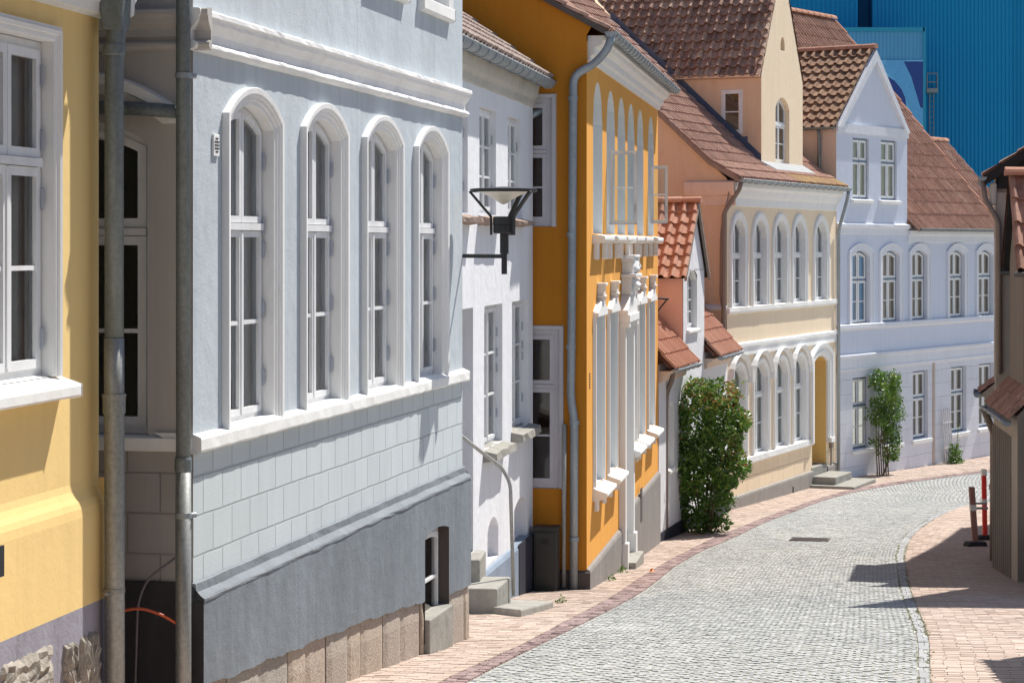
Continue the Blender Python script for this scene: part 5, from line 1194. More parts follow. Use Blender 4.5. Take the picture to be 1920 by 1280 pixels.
# low house with the red tiled cross gable
A2 = Vector((7.46, 34.7)); B2 = Vector((7.12, 31.55))
R2 = House('low_house', 'low beige house with a red tiled cross gable, between the brown and white right-hand houses', A2, B2, gz(33), 'house')
h = R2; F = h.F; E = h.E; K = h.K; L = h.L; ez = -2.42; Dp = 3.0
dwn = (L - .95, L - .15, gz(32) + .05, gz(32) + 2.0, 0); ww_ = (.4, 1.3, -4.1, -3.0, 0)
wall(h, F, 0, L, -6, ez, [ww_], 'brownwall2')
window(h, F, *ww_[:4], rev=.08, rows=(1, 1), transom=None)
m = MB()
for k in range(9): m.box(F, .1 + k * .28, .18 + k * .28, 0, .03, -5, ez - .35)
m.build('timber_posts', 'brownwall', h.root)
m = MB(); m.poly([E(0, 0, -6), E(2 * Dp, 0, -6), E(2 * Dp, 0, ez), E(Dp, 0, ez + Dp * 1.1), E(0, 0, ez)]); m.poly([K(0, 2 * Dp, -6), K(L, 2 * Dp, -6), K(L, 2 * Dp, ez), K(0, 2 * Dp, ez)]); m.poly([K(0, 2 * Dp, ez), K(L, 2 * Dp, ez), K(L, Dp, ez + Dp * 1.1), K(0, Dp, ez + Dp * 1.1)]); m.poly([K(0, 0, ez), K(L, 0, ez), K(L, Dp, ez + Dp * 1.1), K(0, Dp, ez + Dp * 1.1)]); m.build('wall', 'brownwall', h.root)
simple_gable_roof(h, 0, L, 0, ez, 47.7, Dp, 'tile', .08)
gutter(h, F, -.05, L + .02, .14, ez - .08, .06, 'zinc', .7)
gC = h.u(1893, -.3) if False else (A2.y - 33.6) / (A2.y - B2.y) * L; gaz = .98; gez = -.26; hw = .88; dy0 = .22
gd = (gaz - ez) / 1.1
m = MB(); m.poly([K(gC - hw, dy0, ez - .2), K(gC + hw, dy0, ez - .2), K(gC + hw, dy0, gez), K(gC, dy0, gaz), K(gC - hw, dy0, gez)])
for x in (gC - hw, gC + hw): m.poly([K(x, dy0, ez - .2), K(x, gd, ez - .2), K(x, gd, gez), K(x, dy0, gez)])
m.build('dormer_wall', 'brownwall', h.root)
for s_ in (-1, 1):
    sll = Vector((-s_ * hw, 0, gaz - gez)).normalized(); b0 = Vector(K(gC + s_ * (hw + .12), dy0 - .12, gez - .12 * (gaz - gez) / hw + .05))
    m = MB(); tiles(m, b0, (0, 1, 0), sll, gd, math.hypot(hw, gaz - gez) * (1 + .12 / hw), .24, .40, .06, .05); o_ = m.build('gable_roof', 'tile', h.root)
    m = MB(); m.poly([b0 + Vector((0, .03, -.03)), b0 + Vector((0, gd, -.03)), Vector(K(gC, gd, gaz)), Vector(K(gC, dy0 - .1, gaz))]); m.build('roof_boards', 'wood_dark', o_)
    gutter(h, (lambda s_: lambda a, o, z: K(gC + s_ * (hw + .12 + o), a, z))(s_), dy0 - .15, gd - .3, .06, gez - .16, .055, 'zinc_dark', 0, parent=o_)
m = MB(); ridge_caps(m, K(gC, dy0 - .15, gaz + .11), K(gC, gd, gaz + .11), .12); m.build('ridge', 'tile_red', h.root)
Yp = 36.2
dp_ = [F(-.1, .30, ez - .3), F(-.35, .2, ez - .6)]
lx, ly = h.local(PX(1862, Yp), Yp)
downpipe(h, [F(-.02, .14, ez - .14), K(lx + .05, ly, ez - .62), K(lx, ly, gz(Yp) + .02)], .055, 'brownpipe', [(K(lx, ly, gz(Yp) + 1.15), .1)], n=12)
# white gable fronted house nearest on the right
A1 = Vector((7.34, 31.5)); B1 = Vector((6.74, 27.7))
R1 = House('white_gable_house', 'white house with blue-grey shutters and dark plinth, cut by the right edge', A1, B1, gz(29.5), 'house')
M['r_white'] = stucco('white_blue_limewash', (.62, .65, .72), .93, 1.03)
h = R1; F = h.F; E = h.E; S = h.S; K = h.K; L = h.L; ez = -1.9; gC = L / 2; gaz = 3.2; Dd = 7
gl = lambda a: ez + (gaz - ez) * (1 - abs(a - gC) / gC)
ww = [(.55, 1.25, -3.1, -1.75, 0), (2.3, 3.0, -3.1, -1.75, 0)]
wall(h, F, 0, L, -5.6, ez, [w_[:3] + (ez,) + (0,) if False else w_ for w_ in [(.55, 1.25, -3.3, -2.0, 0), (2.3, 3.0, -3.3, -2.0, 0)]], 'lilac', gable=[(0, ez), (L, ez), (gC, gaz)])
for w_ in [(.55, 1.25, -3.3, -2.0), (2.3, 3.0, -3.3, -2.0)]:
    wo = window(h, F, *w_, rev=.06, fmat='frame_blue', sash='frame', gap=.02, surround=[(0, 0), (0, .05), (.09, .05), (.09, 0)], smat='frame_blue')
    for x0 in (w_[0] - .42, w_[1] + .06):
        m = MB(); m.box(F, x0, x0 + .36, .012, .045, w_[2], w_[3])
        for k in range(12): m.box(F, x0 + .04, x0 + .32, .045, .055, w_[2] + .06 + k * .1, w_[2] + .12 + k * .1)
        m.build('shutter', 'frame_blue', wo)
m = MB(); m.tube([F(.25, .02, -1.2), F(.25, .12, -1.2), F(.25, .12, -1.75)], .02, 8); m.tube([F(.25, .02, -1.5), F(.25, .12, -1.5)], .015, 8); m.build('wall_hook', 'black', h.root)
m = MB(); m.mould(F, 0, L, [(0, -4.05), (.05, -4.08), (.05, -6), (0, -6)]); m.build('plinth', 'brown_plinth', h.root)
m = MB()
for f_ in (S, E): m.poly([f_(0, 0, -6), f_(Dd, 0, -6), f_(Dd, 0, ez), f_(0, 0, ez)])
m.poly([K(0, Dd, -6), K(L, Dd, -6), K(L, Dd, ez), K(gC, Dd, gaz), K(0, Dd, ez)]); m.build('wall', 'lilac', h.root)
for s_, ge in ((-1, 0), (1, L)):
    sll = Vector((-s_ * gC, 0, gaz - ez)).normalized(); b0 = Vector(K(ge + s_ * .05, -.06, ez - .08))
    m = MB(); tiles(m, b0, (0, 1, 0), sll, Dd, math.hypot(gC, gaz - ez) + .08, .22, .33); o_ = m.build('roof', 'tile', h.root)
    m = MB(); m.poly([b0 + Vector((0, .05, -.03)), b0 + Vector((0, Dd, -.03)), Vector(K(gC, Dd, gaz)), Vector(K(gC, 0, gaz))]); m.build('roof_boards', 'wood_dark', o_)
# low outbuilding nearer on the right, just outside the picture, whose eave shades the pavement corner
A0 = Vector((5.12, 19.7)); B0 = Vector((4.2, 14.0))
R0 = House('outbuilding', 'low pale outbuilding beyond the bottom right corner, shading the pavement there', A0, B0, gz(17), 'outbuilding')
h = R0; F = h.F; K = h.K; L = h.L; ez = gz(19.6) + 2.75
wall(h, F, 0, L, -4.5, ez, [], 'lilac')
m = MB(); 
for f_ in (h.S, h.E): m.poly([f_(0, 0, -4.5), f_(4, 0, -4.5), f_(4, 0, ez), f_(2, 0, ez + 1.3), f_(0, 0, ez)])
m.poly([K(0, 4, -4.5), K(L, 4, -4.5), K(L, 4, ez), K(0, 4, ez)]); m.poly([K(0, 4, ez), K(L, 4, ez), K(L, 2, ez + 1.3), K(0, 2, ez + 1.3)]); m.poly([K(0, 0, ez - .02), K(L, 0, ez - .02), K(L, 2, ez + 1.28), K(0, 2, ez + 1.28)]); m.build('wall', 'lilac', h.root)
simple_gable_roof(h, 0, L, 0, ez, 33, 2, 'tile', .12)

# the street goes on behind the photographer: unseen house added on the right to block the sky, and one past the brown house
A5 = Vector((3.9, 13.0)); B5 = Vector((3.9 - 24 * .157, -11.0))
R5 = House('white_house', 'unseen white two storey house on the right beside the photographer, added to block the sky', A5, B5, gz(2), 'house')
A4 = Vector((8.24 + .344 * 9, 47.3)); B4 = Vector((8.48, 38.45))
R4 = House('white_house', 'white house hidden behind the tall brown house, shading the pavement by the traffic posts', A4, B4, gz(43), 'house')
for h, ez, hw in ((R5, gz(2) + 6.0, 3.0), (R4, gz(40) + 5.2, 2.6)):
    F = h.F; K = h.K; L = h.L; gr = gz((h.A.y + h.B.y) / 2)
    ops = []
    n_ = int(L / 2.2)
    for k in range(n_):
        a = (k + .5) * L / n_
        for zz in (gr + 1.1, gr + 3.6):
            if zz + 1.4 < ez: ops.append((a - .45, a + .45, zz, zz + 1.35, 0))
    wall(h, F, 0, L, gr - 3, ez, ops, 'r_white')
    for o_ in ops: window(h, F, *o_[:4], rev=.1, sill=(.06, .05, .05, .01))
    m = MB()
    for f_ in (h.S, h.E): m.poly([f_(0, 0, gr - 3), f_(2 * hw, 0, gr - 3), f_(2 * hw, 0, ez), f_(hw, 0, ez + hw), f_(0, 0, ez)])
    m.poly([K(0, 2 * hw, gr - 3), K(L, 2 * hw, gr - 3), K(L, 2 * hw, ez), K(0, 2 * hw, ez)]); m.poly([K(0, 2 * hw, ez), K(L, 2 * hw, ez), K(L, hw, ez + hw), K(0, hw, ez + hw)]); m.poly([K(0, 0, ez - .02), K(L, 0, ez - .02), K(L, hw, ez + hw - .04), K(0, hw, ez + hw - .04)]); m.build('wall', 'r_white', h.root)
    simple_gable_roof(h, 0, L, 0, ez, 45, hw, 'tile', .04)

# ================================================================== ground, street, pavements
import numpy as np
from mathutils import noise as mn
def struct(o): o['kind'] = 'structure'; return o
# base terrain
m = MB(); ys = [-60, -20, 0, 4] + [6 + 1.0 * k for k in range(90)] + [100, 130, 200, 400, 900, 2000]
xs = [-1500, -200, -40, -15, -6, 0, 6, 15, 40, 200, 1500]
g = [[m.vert((x, y, gz(y) - .007)) for x in xs] for y in ys]
for i in range(len(ys) - 1):
    for j in range(len(xs) - 1): m.face((g[i][j], g[i][j + 1], g[i + 1][j + 1], g[i + 1][j]))
struct(m.build('ground', 'asphalt_joint'))
def resample(pts, n):
    P = np.array(pts, float); d = np.r_[0, np.cumsum(np.hypot(*np.diff(P, axis=0).T))]
    t = np.linspace(0, d[-1], n); return np.c_[np.interp(t, d, P[:, 0]), np.interp(t, d, P[:, 1])]
def smooth(P, k=6):
    Q = P.copy()
    for _ in range(k): Q[1:-1] = (Q[:-2] + 2 * Q[1:-1] + Q[2:]) / 4
    return Q
Lp = [gpx(*p) for p in [(905, 1262), (1050, 1190), (1140, 1145), (1200, 1111), (1264, 1062), (1320, 1029), (1440, 976), (1538, 938.7), (1610, 920), (1702, 904), (1850, 884.6)]]
So = [gpx(*p) for p in [(855, 1262), (982, 1209), (1102, 1143), (1189, 1089), (1260, 1047), (1320, 1015), (1440, 966.6), (1538, 932.5), (1610, 914.5), (1702, 899.5), (1850, 881)]]
Rp = [gpx(*p) for p in [(1722, 1281), (1722, 1203), (1710, 1164), (1700, 1138.7), (1685, 1086), (1680, 1043.6), (1686, 1020.6), (1699, 1001), (1737, 974.7), (1775, 955), (1808, 945)]]
Ro = [gpx(*p) for p in [(1743, 1281), (1743, 1201), (1729, 1162), (1719, 1138.7), (1702, 1086), (1695, 1043.6), (1701, 1020.6), (1712, 1001), (1748, 974.7), (1784, 955), (1815, 945)]]
def ext(P, sx, ex):
    P = [tuple(sx)] + P + [tuple(q) for q in ex]; return P
def shift_start(P, ydst):   # straight continuation towards the camera
    (x0, y0), (x1, y1) = P[0], P[2]; s = (x1 - x0) / (y1 - y0); return (x0 + s * (ydst - y0), ydst)
Lp = ext(Lp, shift_start(Lp, 6), [(18.5, 66.5), (26, 72)]); So = ext(So, shift_start(So, 6), [(18.2, 67.2), (25.6, 72.7)])
Rp = ext(Rp, shift_start(Rp, 6), [(14.5, 54.5), (24, 60)]); Ro = ext(Ro, shift_start(Ro, 6), [(14.6, 54.0), (24, 59.4)])
NS = 700
L_, S_, R_, O_ = [smooth(resample(p, NS), 160) for p in (Lp, So, Rp, Ro)]
def pair(P, Q):     # re-parameterise Q by nearest point so that rows run square across
    idx = []
    for p in P: idx.append(int(np.argmin(((Q - p) ** 2).sum(1))))
    idx = np.maximum.accumulate(np.array(idx)); idx = np.convolve(np.r_[[idx[0]] * 15, idx, [idx[-1]] * 15], np.ones(31) / 31, 'valid')
    f = np.clip(idx, 0, len(Q) - 1); i0 = np.floor(f).astype(int); i1 = np.minimum(i0 + 1, len(Q) - 1); w = (f - i0)[:, None]
    return Q[i0] * (1 - w) + Q[i1] * w
gzt_y = np.linspace(-10, 110, 2401); gzt = np.array([gz(y) for y in gzt_y])
def gzn(y): return np.interp(y, gzt_y, gzt)
rng = np.random.default_rng(5)
def paving(name, P, Q, along, across, gap, mat, hgt, inset, crown=0, jit=.004, ymax=75, bond=.5, tiltj=.003, arcrow=0, dz=0):
    """individual paving stones laid in rows between the edge lines P and Q"""
    mid = (P + Q) / 2; d = np.r_[0, np.cumsum(np.hypot(*np.diff(mid, axis=0).T))]; n = int(d[-1] / along)
    V, Fc, T = [], [], []
    interp = lambda A, t: np.array([np.interp(t, d, A[:, 0]), np.interp(t, d, A[:, 1])])
    for r in range(n):
        s0, s1 = r * along + gap / 2, (r + 1) * along - gap / 2
        p0, q0, p1, q1 = interp(P, s0), interp(Q, s0), interp(P, s1), interp(Q, s1)
        if p0[1] > ymax: continue
        w = np.hypot(*(q0 - p0)); k = max(1, int(round(w / across))); off = (r % 2) * bond
        e = np.arange(0, k + 1) + rng.uniform(-.07, .07, k + 1); e = (e - off * .999) / k
        edges = np.clip(np.r_[e, (k + 1 - off) / k], 0, 1)
        for a, b in zip(edges[:-1], edges[1:]):
            if b - a < .25 / k: continue
            ga = gap / 2 / w
            a2, b2 = a + ga, b - ga; j = rng.uniform(-jit, jit, (4, 2))
            cs = [p0 + (q0 - p0) * a2, p0 + (q0 - p0) * b2, p1 + (q1 - p1) * b2, p1 + (q1 - p1) * a2]
            base = len(V); pn = mn.noise(Vector((p0[0] * (1 - a) + q0[0] * a, p0[1] * .45, 3))) * .5 + mn.noise(Vector((a * 5, p0[1] * .18, 8))) * .35; tint = float(np.clip(.5 + .62 * pn + rng.uniform(-.30, .30), 0, 1)); t4 = rng.uniform(-tiltj, tiltj, 4); hz = rng.uniform(-.003, .003)
            ts = [a2, b2, b2, a2]
            cx = sum(c[0] for c in cs) / 4; cy = sum(c[1] for c in cs) / 4
            for i, c in enumerate(cs):
                x, y = c[0] + j[i, 0], c[1] + j[i, 1]; cr = crown * (1 - (2 * ts[i] - 1) ** 2)
                V.append((x, y, gzn(y) - .05 + dz + cr))
            for i, c in enumerate(cs):
                x, y = c[0] + j[i, 0], c[1] + j[i, 1]; cr = crown * (1 - (2 * ts[i] - 1) ** 2)
                l = math.hypot(cx - x, cy - y); x2, y2 = x + (cx - x) * inset / l, y + (cy - y) * inset / l
                V.append((x2, y2, gzn(y2) + hgt + dz + cr + t4[i] + hz))
            Fc += [(base + 4, base + 5, base + 6, base + 7)] + [(base + i, base + (i + 1) % 4, base + 4 + (i + 1) % 4, base + 4 + i) for i in range(4)]
            T += [tint] * 5
    me = bpy.data.meshes.new(name); me.from_pydata(V, [], Fc); at = me.attributes.new('tint', 'FLOAT', 'FACE'); at.data.foreach_set('value', T)
    me.materials.append(M[mat]); o = bpy.data.objects.new(name, me); COL.objects.link(o); return struct(o)
M['sett'] = tinted('granite_setts', [(0, (.315, .325, .325)), (.3, (.345, .353, .348)), (.7, (.375, .381, .37)), (1, (.415, .417, .40))], .62, 1.2, .3, (.26, .265, .27), .5, spots=((.47, .47, .45), .5, .52, .45), spec=.45)
M['curbst'] = tinted('pale_gutter_stones', [(0, (.26, .265, .27)), (.5, (.31, .315, .32)), (1, (.36, .36, .36))], .7, 3, .3, (.2, .2, .2), .4)
M['clinker'] = tinted('pale_pink_clinker', [(0, (.41, .315, .26)), (.4, (.445, .35, .292)), (.75, (.475, .378, .32)), (1, (.51, .42, .36))], .8, 1.5, .3, (.38, .28, .23), .4, spots=((.53, .44, .375), .8, .56, .3))
M['purple'] = tinted('purple_brown_clinker', [(0, (.27, .19, .18)), (.5, (.30, .215, .205)), (1, (.33, .245, .235))], .8, 2, .3, (.16, .12, .11), .3)
Rq = pair(L_, R_)
paving('road', L_, Rq, .10, .12, .013, 'sett', -.001, .009, 0, .005, tiltj=.0015)
paving('gutter', R_, pair(R_, O_), .42, .30, .006, 'curbst', .004, .005, 0, .001, tiltj=.001)
paving('kerb_strip', S_, pair(S_, L_), .062, .24, .006, 'purple', .006, .004, 0, .001)
# pavements run under the houses
def offset(P, k):
    t = np.gradient(P, axis=0); nrm = np.c_[-t[:, 1], t[:, 0]]; nrm /= np.hypot(*nrm.T)[:, None]; return P + smooth(nrm, 60) * k
paving('pavement', offset(S_, 2.3), S_, .062, .235, .003, 'clinker', .006, .003, 0, .001, 72, tiltj=.001)
paving('pavement', O_, offset(O_, -2.2), .064, .235, .003, 'clinker', .006, .003, 0, .001, 60, tiltj=.001)
# moss in the joints beside the gutter: many tiny blades
M['moss'] = leafmat('moss_green', [(0, (.12, .13, .05)), (.6, (.17, .18, .07)), (1, (.26, .24, .11))])
m = MB()
for P, wd_, n in ((O_, .03, 2600), (R_, .02, 1300)):
    for _ in range(n):
        i = int(rng.integers(20, 470)); p = P[i] + (P[i + 1] - P[i]) * rng.random()
        if math.sin(p[1] * 2.1) + math.sin(p[1] * .83 + 1) + rng.normal(0, .8) < -.2: continue
        x = p[0] + rng.normal(0, wd_ * .6); y = p[1]; z = gz(y) + .004; r = rng.uniform(.006, .02); a = rng.random() * 6.28; hh = rng.uniform(.002, .012)
        m.poly([(x + r * math.cos(a), y + r * math.sin(a), z), (x - r * math.cos(a), y - r * math.sin(a), z), (x + rng.normal(0, .012), y + rng.normal(0, .012), z + hh)], rng.random())
o = m.build('moss', 'moss'); o['kind'] = 'stuff'; o['label'] = 'green moss growing in the joints along the pale gutter stones'
# drain cover
gx, gy = gpx(1519, 1011); a_ = math.atan(.2)
dr = thing('drain_cover', 'dark cast iron drain cover set in the cobbled road', 'drain cover', (gx, gy, gz(gy) - .002), -a_)
m = MB(); G_ = lambda a, o, z: (a, -o, z + o * .06)
for k in range(8): m.box(G_, -.32, .32, -.32 + k * .085, -.275 + k * .085, -.03, .012)
m.box(G_, -.36, -.32, -.36, .36, -.03, .014); m.box(G_, .32, .36, -.36, .36, -.03, .014); m.box(G_, -.36, .36, -.38, -.33, -.03, .014); m.box(G_, -.36, .36, .33, .38, -.03, .014); m.build('grate', 'brown_plinth', dr)
# fallen orange leaf / litter on the kerb strip
lx_, ly_ = gpx(1222, 1073)
m = MB(); m.poly([(-.09, -.05, .01), (.0, -.08, .02), (.09, 0, .015), (.02, .09, .09), (-.05, .06, .04)]); m.poly([(-.05, .06, .04), (.02, .09, .09), (.06, .04, .12), (-.02, .0, .10)])
o = m.build('crumpled_paper', plain('orange_paper', (.65, .20, .02), .7)); o.scale = (.5, .5, .5); o.location = (lx_, ly_, gz(ly_) + .012); tag(o, 'tiny crumpled bright orange scrap lying on the left kerb strip', 'litter')

# ================================================================== street lamp on the grey house corner
lY = 20.3
lz = PZ(480, lY); lx0 = PX(945.5, lY)
LP_ = thing('street_lamp', 'black wall mounted street lamp with open bowl top, on the corner of the grey house', 'street lamp', (lx0, lY, PZ(513, lY)))
Q = lambda px, py: (PX(px, lY) - lx0, 0, PZ(py, lY) - PZ(513, lY))
m = MB(); m.tube([Q(945.5, 514), Q(945.5, 472)], .026, 16); m.tube([Q(945.5, 476), Q(945.5, 437)], .040, 16); m.build('stem', 'black', LP_, smooth=False)
m = MB(); p_ = Vector(Q(858, 480)); q_ = Vector(Q(943, 480.5)); m.tube([(p_.x, .35, p_.z), (q_.x, .0, q_.z)], .019, 12); m.build('arm', 'black', LP_)
m = MB(); m.tube([Q(945, 438), Q(945, 436), Q(945, 423), Q(945, 422.5), Q(945, 421), Q(945, 407), Q(945, 406)], [.085, .098, .098, .093, .1, .1, .09], 28); m.build('cup', 'black', LP_)
m = MB(); t_ = Vector(Q(944, 357)); rad = PX(960 + 62, lY)
n = 40; prof = [(rad * .985, 0), (rad * .85, -.012), (rad * .62, -.03), (rad * .42, -.058), (rad * .24, -.09), (rad * .10, -.118), (.004, -.128)]
rows = [[m.vert((t_.x + r * math.cos(2 * math.pi * k / n), r * math.sin(2 * math.pi * k / n), t_.z + z)) for k in range(n)] for r, z in prof]
for i in range(len(rows) - 1):
    for k in range(n): m.face((rows[i][k], rows[i + 1][k], rows[i + 1][(k + 1) % n], rows[i][(k + 1) % n]))
m.build('bowl', 'opal', LP_, smooth=True)
m = MB(); pr = [(rad * 1.01, -.016), (rad * 1.015, .012), (rad * .93, .016), (0.001, .035)]; rows = [[m.vert((t_.x + r * math.cos(2 * math.pi * k / n), r * math.sin(2 * math.pi * k / n), t_.z + z)) for k in range(n)] for r, z in [(rad * .98, -.01)] + pr]
for i in range(len(rows) - 1):
    for k in range(n): m.face((rows[i][k], rows[i][(k + 1) % n], rows[i + 1][(k + 1) % n], rows[i + 1][k]))
m.build('rim', 'black', LP_)
for ang in (184, -38, 58):
    c, s = math.cos(R(ang)), math.sin(R(ang)); tang = Vector((-s, c, 0)); m = MB()
    zc0, zc1, zt_ = Q(945, 437)[2], Q(945, 405)[2], t_.z - .005
    pts = [(.100, zc0 - .012), (.103, zc1), (rad * .99, zt_)]
    for (a, b) in zip(pts, pts[1:]):
        P0 = [Vector((t_.x + a[0] * c, a[0] * s, a[1])), Vector((t_.x + (a[0] + .022) * c, (a[0] + .022) * s, a[1] - .008)), Vector((t_.x + (b[0] + .022) * c, (b[0] + .022) * s, b[1] - .008)), Vector((t_.x + b[0] * c, b[0] * s, b[1]))]
        m.hexa([p - tang * .018 for p in P0] + [p + tang * .018 for p in P0])
    m.build('strut', 'black', LP_)

# ================================================================== shrubs
LEAF = [(0, (.04, .085, .016)), (.35, (.075, .155, .026)), (.65, (.13, .25, .036)), (.85, (.25, .33, .06)), (.95, (.32, .26, .06)), (1, (.28, .14, .055))]
LEAFB = [(0, (.05, .10, .015)), (.4, (.10, .20, .025)), (.75, (.17, .30, .04)), (.92, (.28, .36, .06)), (1, (.34, .20, .07))]
M['leaf'] = leafmat('rose_leaves_dark', LEAF); M['leaf2'] = leafmat('rose_leaves_light', LEAFB)
M['bark'] = stucco('woody_stems', (.14, .10, .065), .7, 1.3, 6, .6, False)
def foliage(m, inside, bb, n, size, tintf, up=.35):
    k = 0; tries = 0
    while k < n and tries < n * 40:
        tries += 1
        p = Vector((rng.uniform(bb[0], bb[1]), rng.uniform(bb[2], bb[3]), rng.uniform(bb[4], bb[5])))
        if not inside(p): continue
        nrm = Vector((rng.normal(), rng.normal(), rng.normal() + up)).normalized()
        x = nrm.cross(Vector((rng.normal(), rng.normal(), rng.normal() - .4))).normalized(); y = nrm.cross(x)
        s = size * rng.uniform(.6, 1.3); w = s * .55; t = tintf(p)
        a = p; b = p + x * s * .5 + y * w * .5 + nrm * s * .08; c = p + x * s; d = p + x * s * .5 - y * w * .5 + nrm * s * .08
        i = [m.vert(q) for q in (a, b, c, d)]
        m.face((i[0], i[1], i[2]), t); m.face((i[0], i[2], i[3]), t); k += 1
from mathutils import noise as mn
bx, by_ = PX(1321, 43.55), 43.55
BUSH = thing('climbing_bush', 'large dark green climbing bush with reddish tips in front of the pink house', 'bush', (bx, by_, gz(by_)))
def bush_in(p):
    z = p.z
    if z < .05 or z > 2.98: return False
    if z < .9: w = .44 + .10 * (z / .9); cx = -.02
    elif z < 2.2: w = .54 + .16 * math.sin((z - .9) / 1.3 * 2.2); cx = .05
    else: w = .64 * math.sqrt(max(0, 1 - ((z - 2.2) / .82) ** 2)) + .05; cx = .0 - .08 * (z - 2.2)
    w *= 1.18; w += .22 * mn.noise(Vector((p.x * 1.2 + 4, p.y * 1.2, z * 2.0))) + .1 * mn.noise(Vector((p.x * 4, p.y * 4, z * 4)))
    d = math.hypot((p.x - cx), (p.y - .05) * 1.0)
    if d > w: return False
    if mn.noise(p * 3.4 + Vector((7, 3, 1))) < -.04: return False
    return rng.random() < (.25 + .75 * (d / w) ** 1.5)
m = MB()
foliage(m, bush_in, (-1.15, 1.15, -1.0, .9, 0, 3), 12500, .098, lambda p: min(1, max(0, .47 + .40 * mn.noise(p * 2.6) + rng.normal(0, .13) + (.34 if p.x > .35 and p.z > 1.3 and rng.random() < .5 else 0) + (.42 if p.z > 2.45 and rng.random() < .45 else 0) + (-.05 if p.z < 1 else 0))))
for _ in range(26):   # shoots reaching out of the crown
    a = rng.uniform(0, 6.28); z = rng.uniform(1.2, 2.75); p = Vector((math.cos(a) * .5, math.sin(a) * .5, z)); d = Vector((math.cos(a), math.sin(a), rng.uniform(.2, 1.1))).normalized()
    for k in range(14):
        q = p + d * k * .03 + Vector(rng.normal(0, .02, 3)); x = Vector(rng.normal(0, 1, 3)).normalized(); y = x.cross(d).normalized(); s = .075
        i = [m.vert(v) for v in (q, q + x * s * .5 + y * s * .28, q + x * s, q + x * s * .5 - y * s * .28)]; t = min(1, rng.uniform(.5, 1.0)); m.face((i[0], i[1], i[2]), t); m.face((i[0], i[2], i[3]), t)
m.build('crown', 'leaf', BUSH)
m = MB()
for k in range(9):
    a = rng.uniform(0, 6.28); r = rng.uniform(.05, .3); p = Vector((math.cos(a) * r * .5, math.sin(a) * r * .5, -.05))
    m.tube([p, p + Vector((math.cos(a) * r * .3, math.sin(a) * r * .3, .6)), p + Vector((math.cos(a) * r, math.sin(a) * r, 1.3)), p + Vector((math.cos(a) * r * 1.3, math.sin(a) * r * 1.2, 2.3))], [.022, .018, .013, .006], 7)
m.build('trunk', 'bark', BUSH)
# rose on the blue house
rx, ry = gpx(1648, 891); ry -= .1
ROSE = thing('climbing_rose', 'bright green climbing rose trained up the pale blue house wall', 'climbing plant', (rx, ry, gz(ry)), R(BA))
def rose_in(p):
    z = p.z
    if z < .35 or z > 2.72: return False
    cx = .30; w = .46
    if z < 1.35: cx = .40; w = .30 + .1 * (z - .35)
    if z > 2.2: w = .46 * math.sqrt(max(0, 1 - ((z - 2.2) / .56) ** 2)) + .04
    w += .42 * mn.noise(Vector((p.x * 2, p.y * 2 + 9, z * 2.3)))
    if abs(p.x - cx) > w or abs(p.y) > .32 * (1 + .3 * mn.noise(p * 2)): return False
    return mn.noise(p * 3.5 + Vector((2, 8, 5))) > -.14
m = MB(); foliage(m, rose_in, (-.5, 1.2, -.42, .25, .3, 2.8), 4200, .085, lambda p: min(1, max(0, .45 + .35 * mn.noise(p * 2.4) + rng.normal(0, .15) + (.1 if p.z > 1.9 else -.05))))
m.build('crown', 'leaf2', ROSE)
m = MB()
for k in range(6):
    p = Vector((-.12 + k * .09, -.02 * k, -.05)); m.tube([p, p + Vector((.02, .05, .8)), p + Vector((.1 + rng.normal(0, .05), .06, 1.5)), p + Vector((.2, .05, 2.1))], [.02, .016, .012, .006], 6)
m.tube([Vector((.05, -.05, -.05)), Vector((.22, -.1, .25)), Vector((.38, -.1, .55)), Vector((.42, -.1, 1.0))], [.03, .022, .016, .008], 7); m.build('trunk', 'bark', ROSE)
# trellis with a small plant
tx, ty = gpx(1770, 872); tl = h_ = BH
t_a = BH.u(1769); wp = BH.world(t_a, .10); tz = gz(wp.y)
M['trellis'] = paint('grey_weathered_wood', (.58, .56, .56), .8)
TR = thing('trellis', 'narrow grey wooden trellis leaning on the pale blue wall', 'trellis', (wp.x, wp.y, tz), R(BA))
m = MB()
for k in range(5): 
    x = -.26 + k * .13; m.hexa([(x - .014, -.1, .05), (x + .014, -.1, .05), (x + .014, -.075, .05), (x - .014, -.075, .05), (x - .014 + .0, .02, 1.5 + .06 * (k % 2)), (x + .014, .02, 1.5 + .06 * (k % 2)), (x + .014, .045, 1.5 + .06 * (k % 2)), (x - .014, .045, 1.5 + .06 * (k % 2))])
m.build('uprights', 'trellis', TR)
for z in (.45, 1.15):
    m = MB(); y = -.1 + .12 * z / 1.5; m.box(lambda a, o, zz: (a, -o + y, zz), -.32, .32, .0, .02, z - .02, z + .02); m.build('rail', 'trellis', TR)
wp2 = BH.world(t_a + .15, .28)
SM = thing('climbing_rose', 'small sparse plant at the foot of the grey trellis', 'plant', (wp2.x, wp2.y, gz(wp2.y)), R(BA))
m = MB(); foliage(m, lambda p: (p.x ** 2 + (p.y * 1.5) ** 2) < (.34 - .25 * p.z) ** 2 and p.z > 0, (-.4, .4, -.3, .3, 0, .55), 620, .075, lambda p: min(1, max(0, rng.normal(.35, .2))))
for _ in range(60):
    z = rng.uniform(.5, 1.1); q = Vector((.25 + rng.normal(0, .05), 0, z)); x = Vector(rng.normal(0, 1, 3)).normalized(); y = x.cross(Vector((0, 0, 1))); s = .06
    i = [m.vert(v) for v in (q, q + x * s * .5 + y * s * .3, q + x * s, q + x * s * .5 - y * s * .3)]; m.face((i[0], i[1], i[2]), .6); m.face((i[0], i[2], i[3]), .6)
m.build('leaves', 'leaf2', SM)
m = MB(); m.tube([(0, 0, -.03), (.1, 0, .4), (.25, 0, 1.1)], [.014, .01, .005], 6); m.build('stem', 'bark', SM)
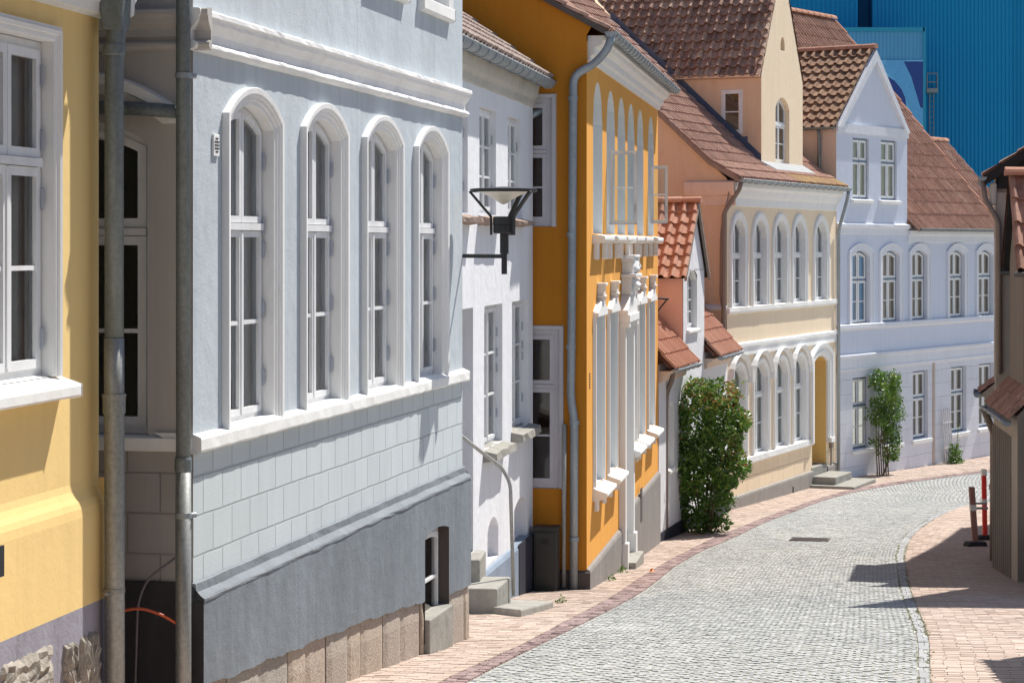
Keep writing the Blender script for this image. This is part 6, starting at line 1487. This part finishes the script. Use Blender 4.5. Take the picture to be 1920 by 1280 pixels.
# weeds at wall feet
def weed(px, py, r, lab):
    x, y = gpx(px, py); w_ = thing('weed', lab, 'weed', (x, y, gz(y)))
    m = MB(); foliage(m, lambda p: p.x ** 2 + p.y ** 2 < r * r * (1 - p.z / (r * 1.4)), (-r, r, -r, r, 0, r * 1.4), int(900 * r), .035, lambda p: rng.random() * .8); m.build('leaves', 'leaf2', w_)
weed(1052, 1131, .06, 'small green weed on the pavement near the utility cabinet'); weed(1147, 1088, .07, 'thin weeds at the foot of the orange house plinth, nearer the corner'); weed(1168, 1074, .09, 'clump of weeds at the foot of the orange house plinth beside its doorstep')

# ================================================================== traffic posts by the right pavement
M['red'] = plain('red_reflective_plastic', (.72, .035, .02), .35); M['redgrey'] = plain('brownish_red_plastic', (.30, .15, .125), .5); M['reflect'] = plain('white_reflective_band', (.70, .70, .66), .35); M['rubber'] = plain('black_rubber', (.02, .02, .022), .8)  # redgrey is a duller, browner red for the left post
def post(px, py, ytop, w, mat, lab, lean, bands, wide):
    x, y = gpx(px, py); hh = PZ(ytop, y) - gz(y)
    t = thing('traffic_post', lab, 'traffic post', (x, y, gz(y)), R(12), 'traffic posts at the right pavement')
    def sec(m, z0, z1, e=0):
        ww = w + e
        l0, l1 = lean * z0, lean * z1
        m.hexa([(-ww + l0, -.03 - e, z0), (ww + l0, -.03 - e, z0), (ww + l0, .03 + e, z0), (-ww + l0, .03 + e, z0), (-ww + l1, -.03 - e, z1), (ww + l1, -.03 - e, z1), (ww + l1, .03 + e, z1), (-ww + l1, .03 + e, z1)])
    m = MB(); sec(m, .08, hh); m.build('post', mat, t, bevel=.015)
    for (b0, b1) in bands:
        m = MB(); sec(m, b0 * hh, b1 * hh, .003); m.build('band', 'reflect', t, bevel=.006)
    m = MB(); W = wide; m.hexa([(-W, -.14, -.06), (W, -.14, -.06), (W, .14, -.06), (-W, .14, -.06), (-W * .8, -.10, .09), (W * .8, -.10, .09), (W * .8, .10, .09), (-W * .8, .10, .09)]); m.build('foot', 'rubber', t, bevel=.015)
    return t, hh
post(1829, 1024, 912, .055, 'redgrey', 'brownish red plastic post with one white band, left of the bright red post', -.07, [(.60, .70)], .21)
post(1847, 1012, 879, .045, 'red', 'bright red plastic post with white bands, taller one beside the brownish red post', -.02, [(.50, .58), (.91, 1.0)], .2)
x, y = gpx(1838, 1019)
m = MB(); zz = .72; m.box(lambda a, o, z: (a, -o, z), -.14, .14, -.02, .02, zz, zz + .035); m.box(lambda a, o, z: (a, -o, z), -.05, .16, -.03, .025, zz - .09, zz - .05)
o = m.build('barrier_arm', 'galv'); o.location = (x - .02, y, gz(y)); tag(o, 'short grey bar joining the two traffic posts', 'barrier bar')

# ------------------------------------------------------------------ move the origin of loose meshes to their base
for o in list(COL.objects):
    if o.type == 'MESH' and o.parent is None and o.get('kind') is None and o.location.length < 1e-6:
        vs = [v.co for v in o.data.vertices]; c = Vector((sum(v.x for v in vs) / len(vs), sum(v.y for v in vs) / len(vs), min(v.z for v in vs)))
        o.data.transform(Matrix.Translation(-c)); o.location = c
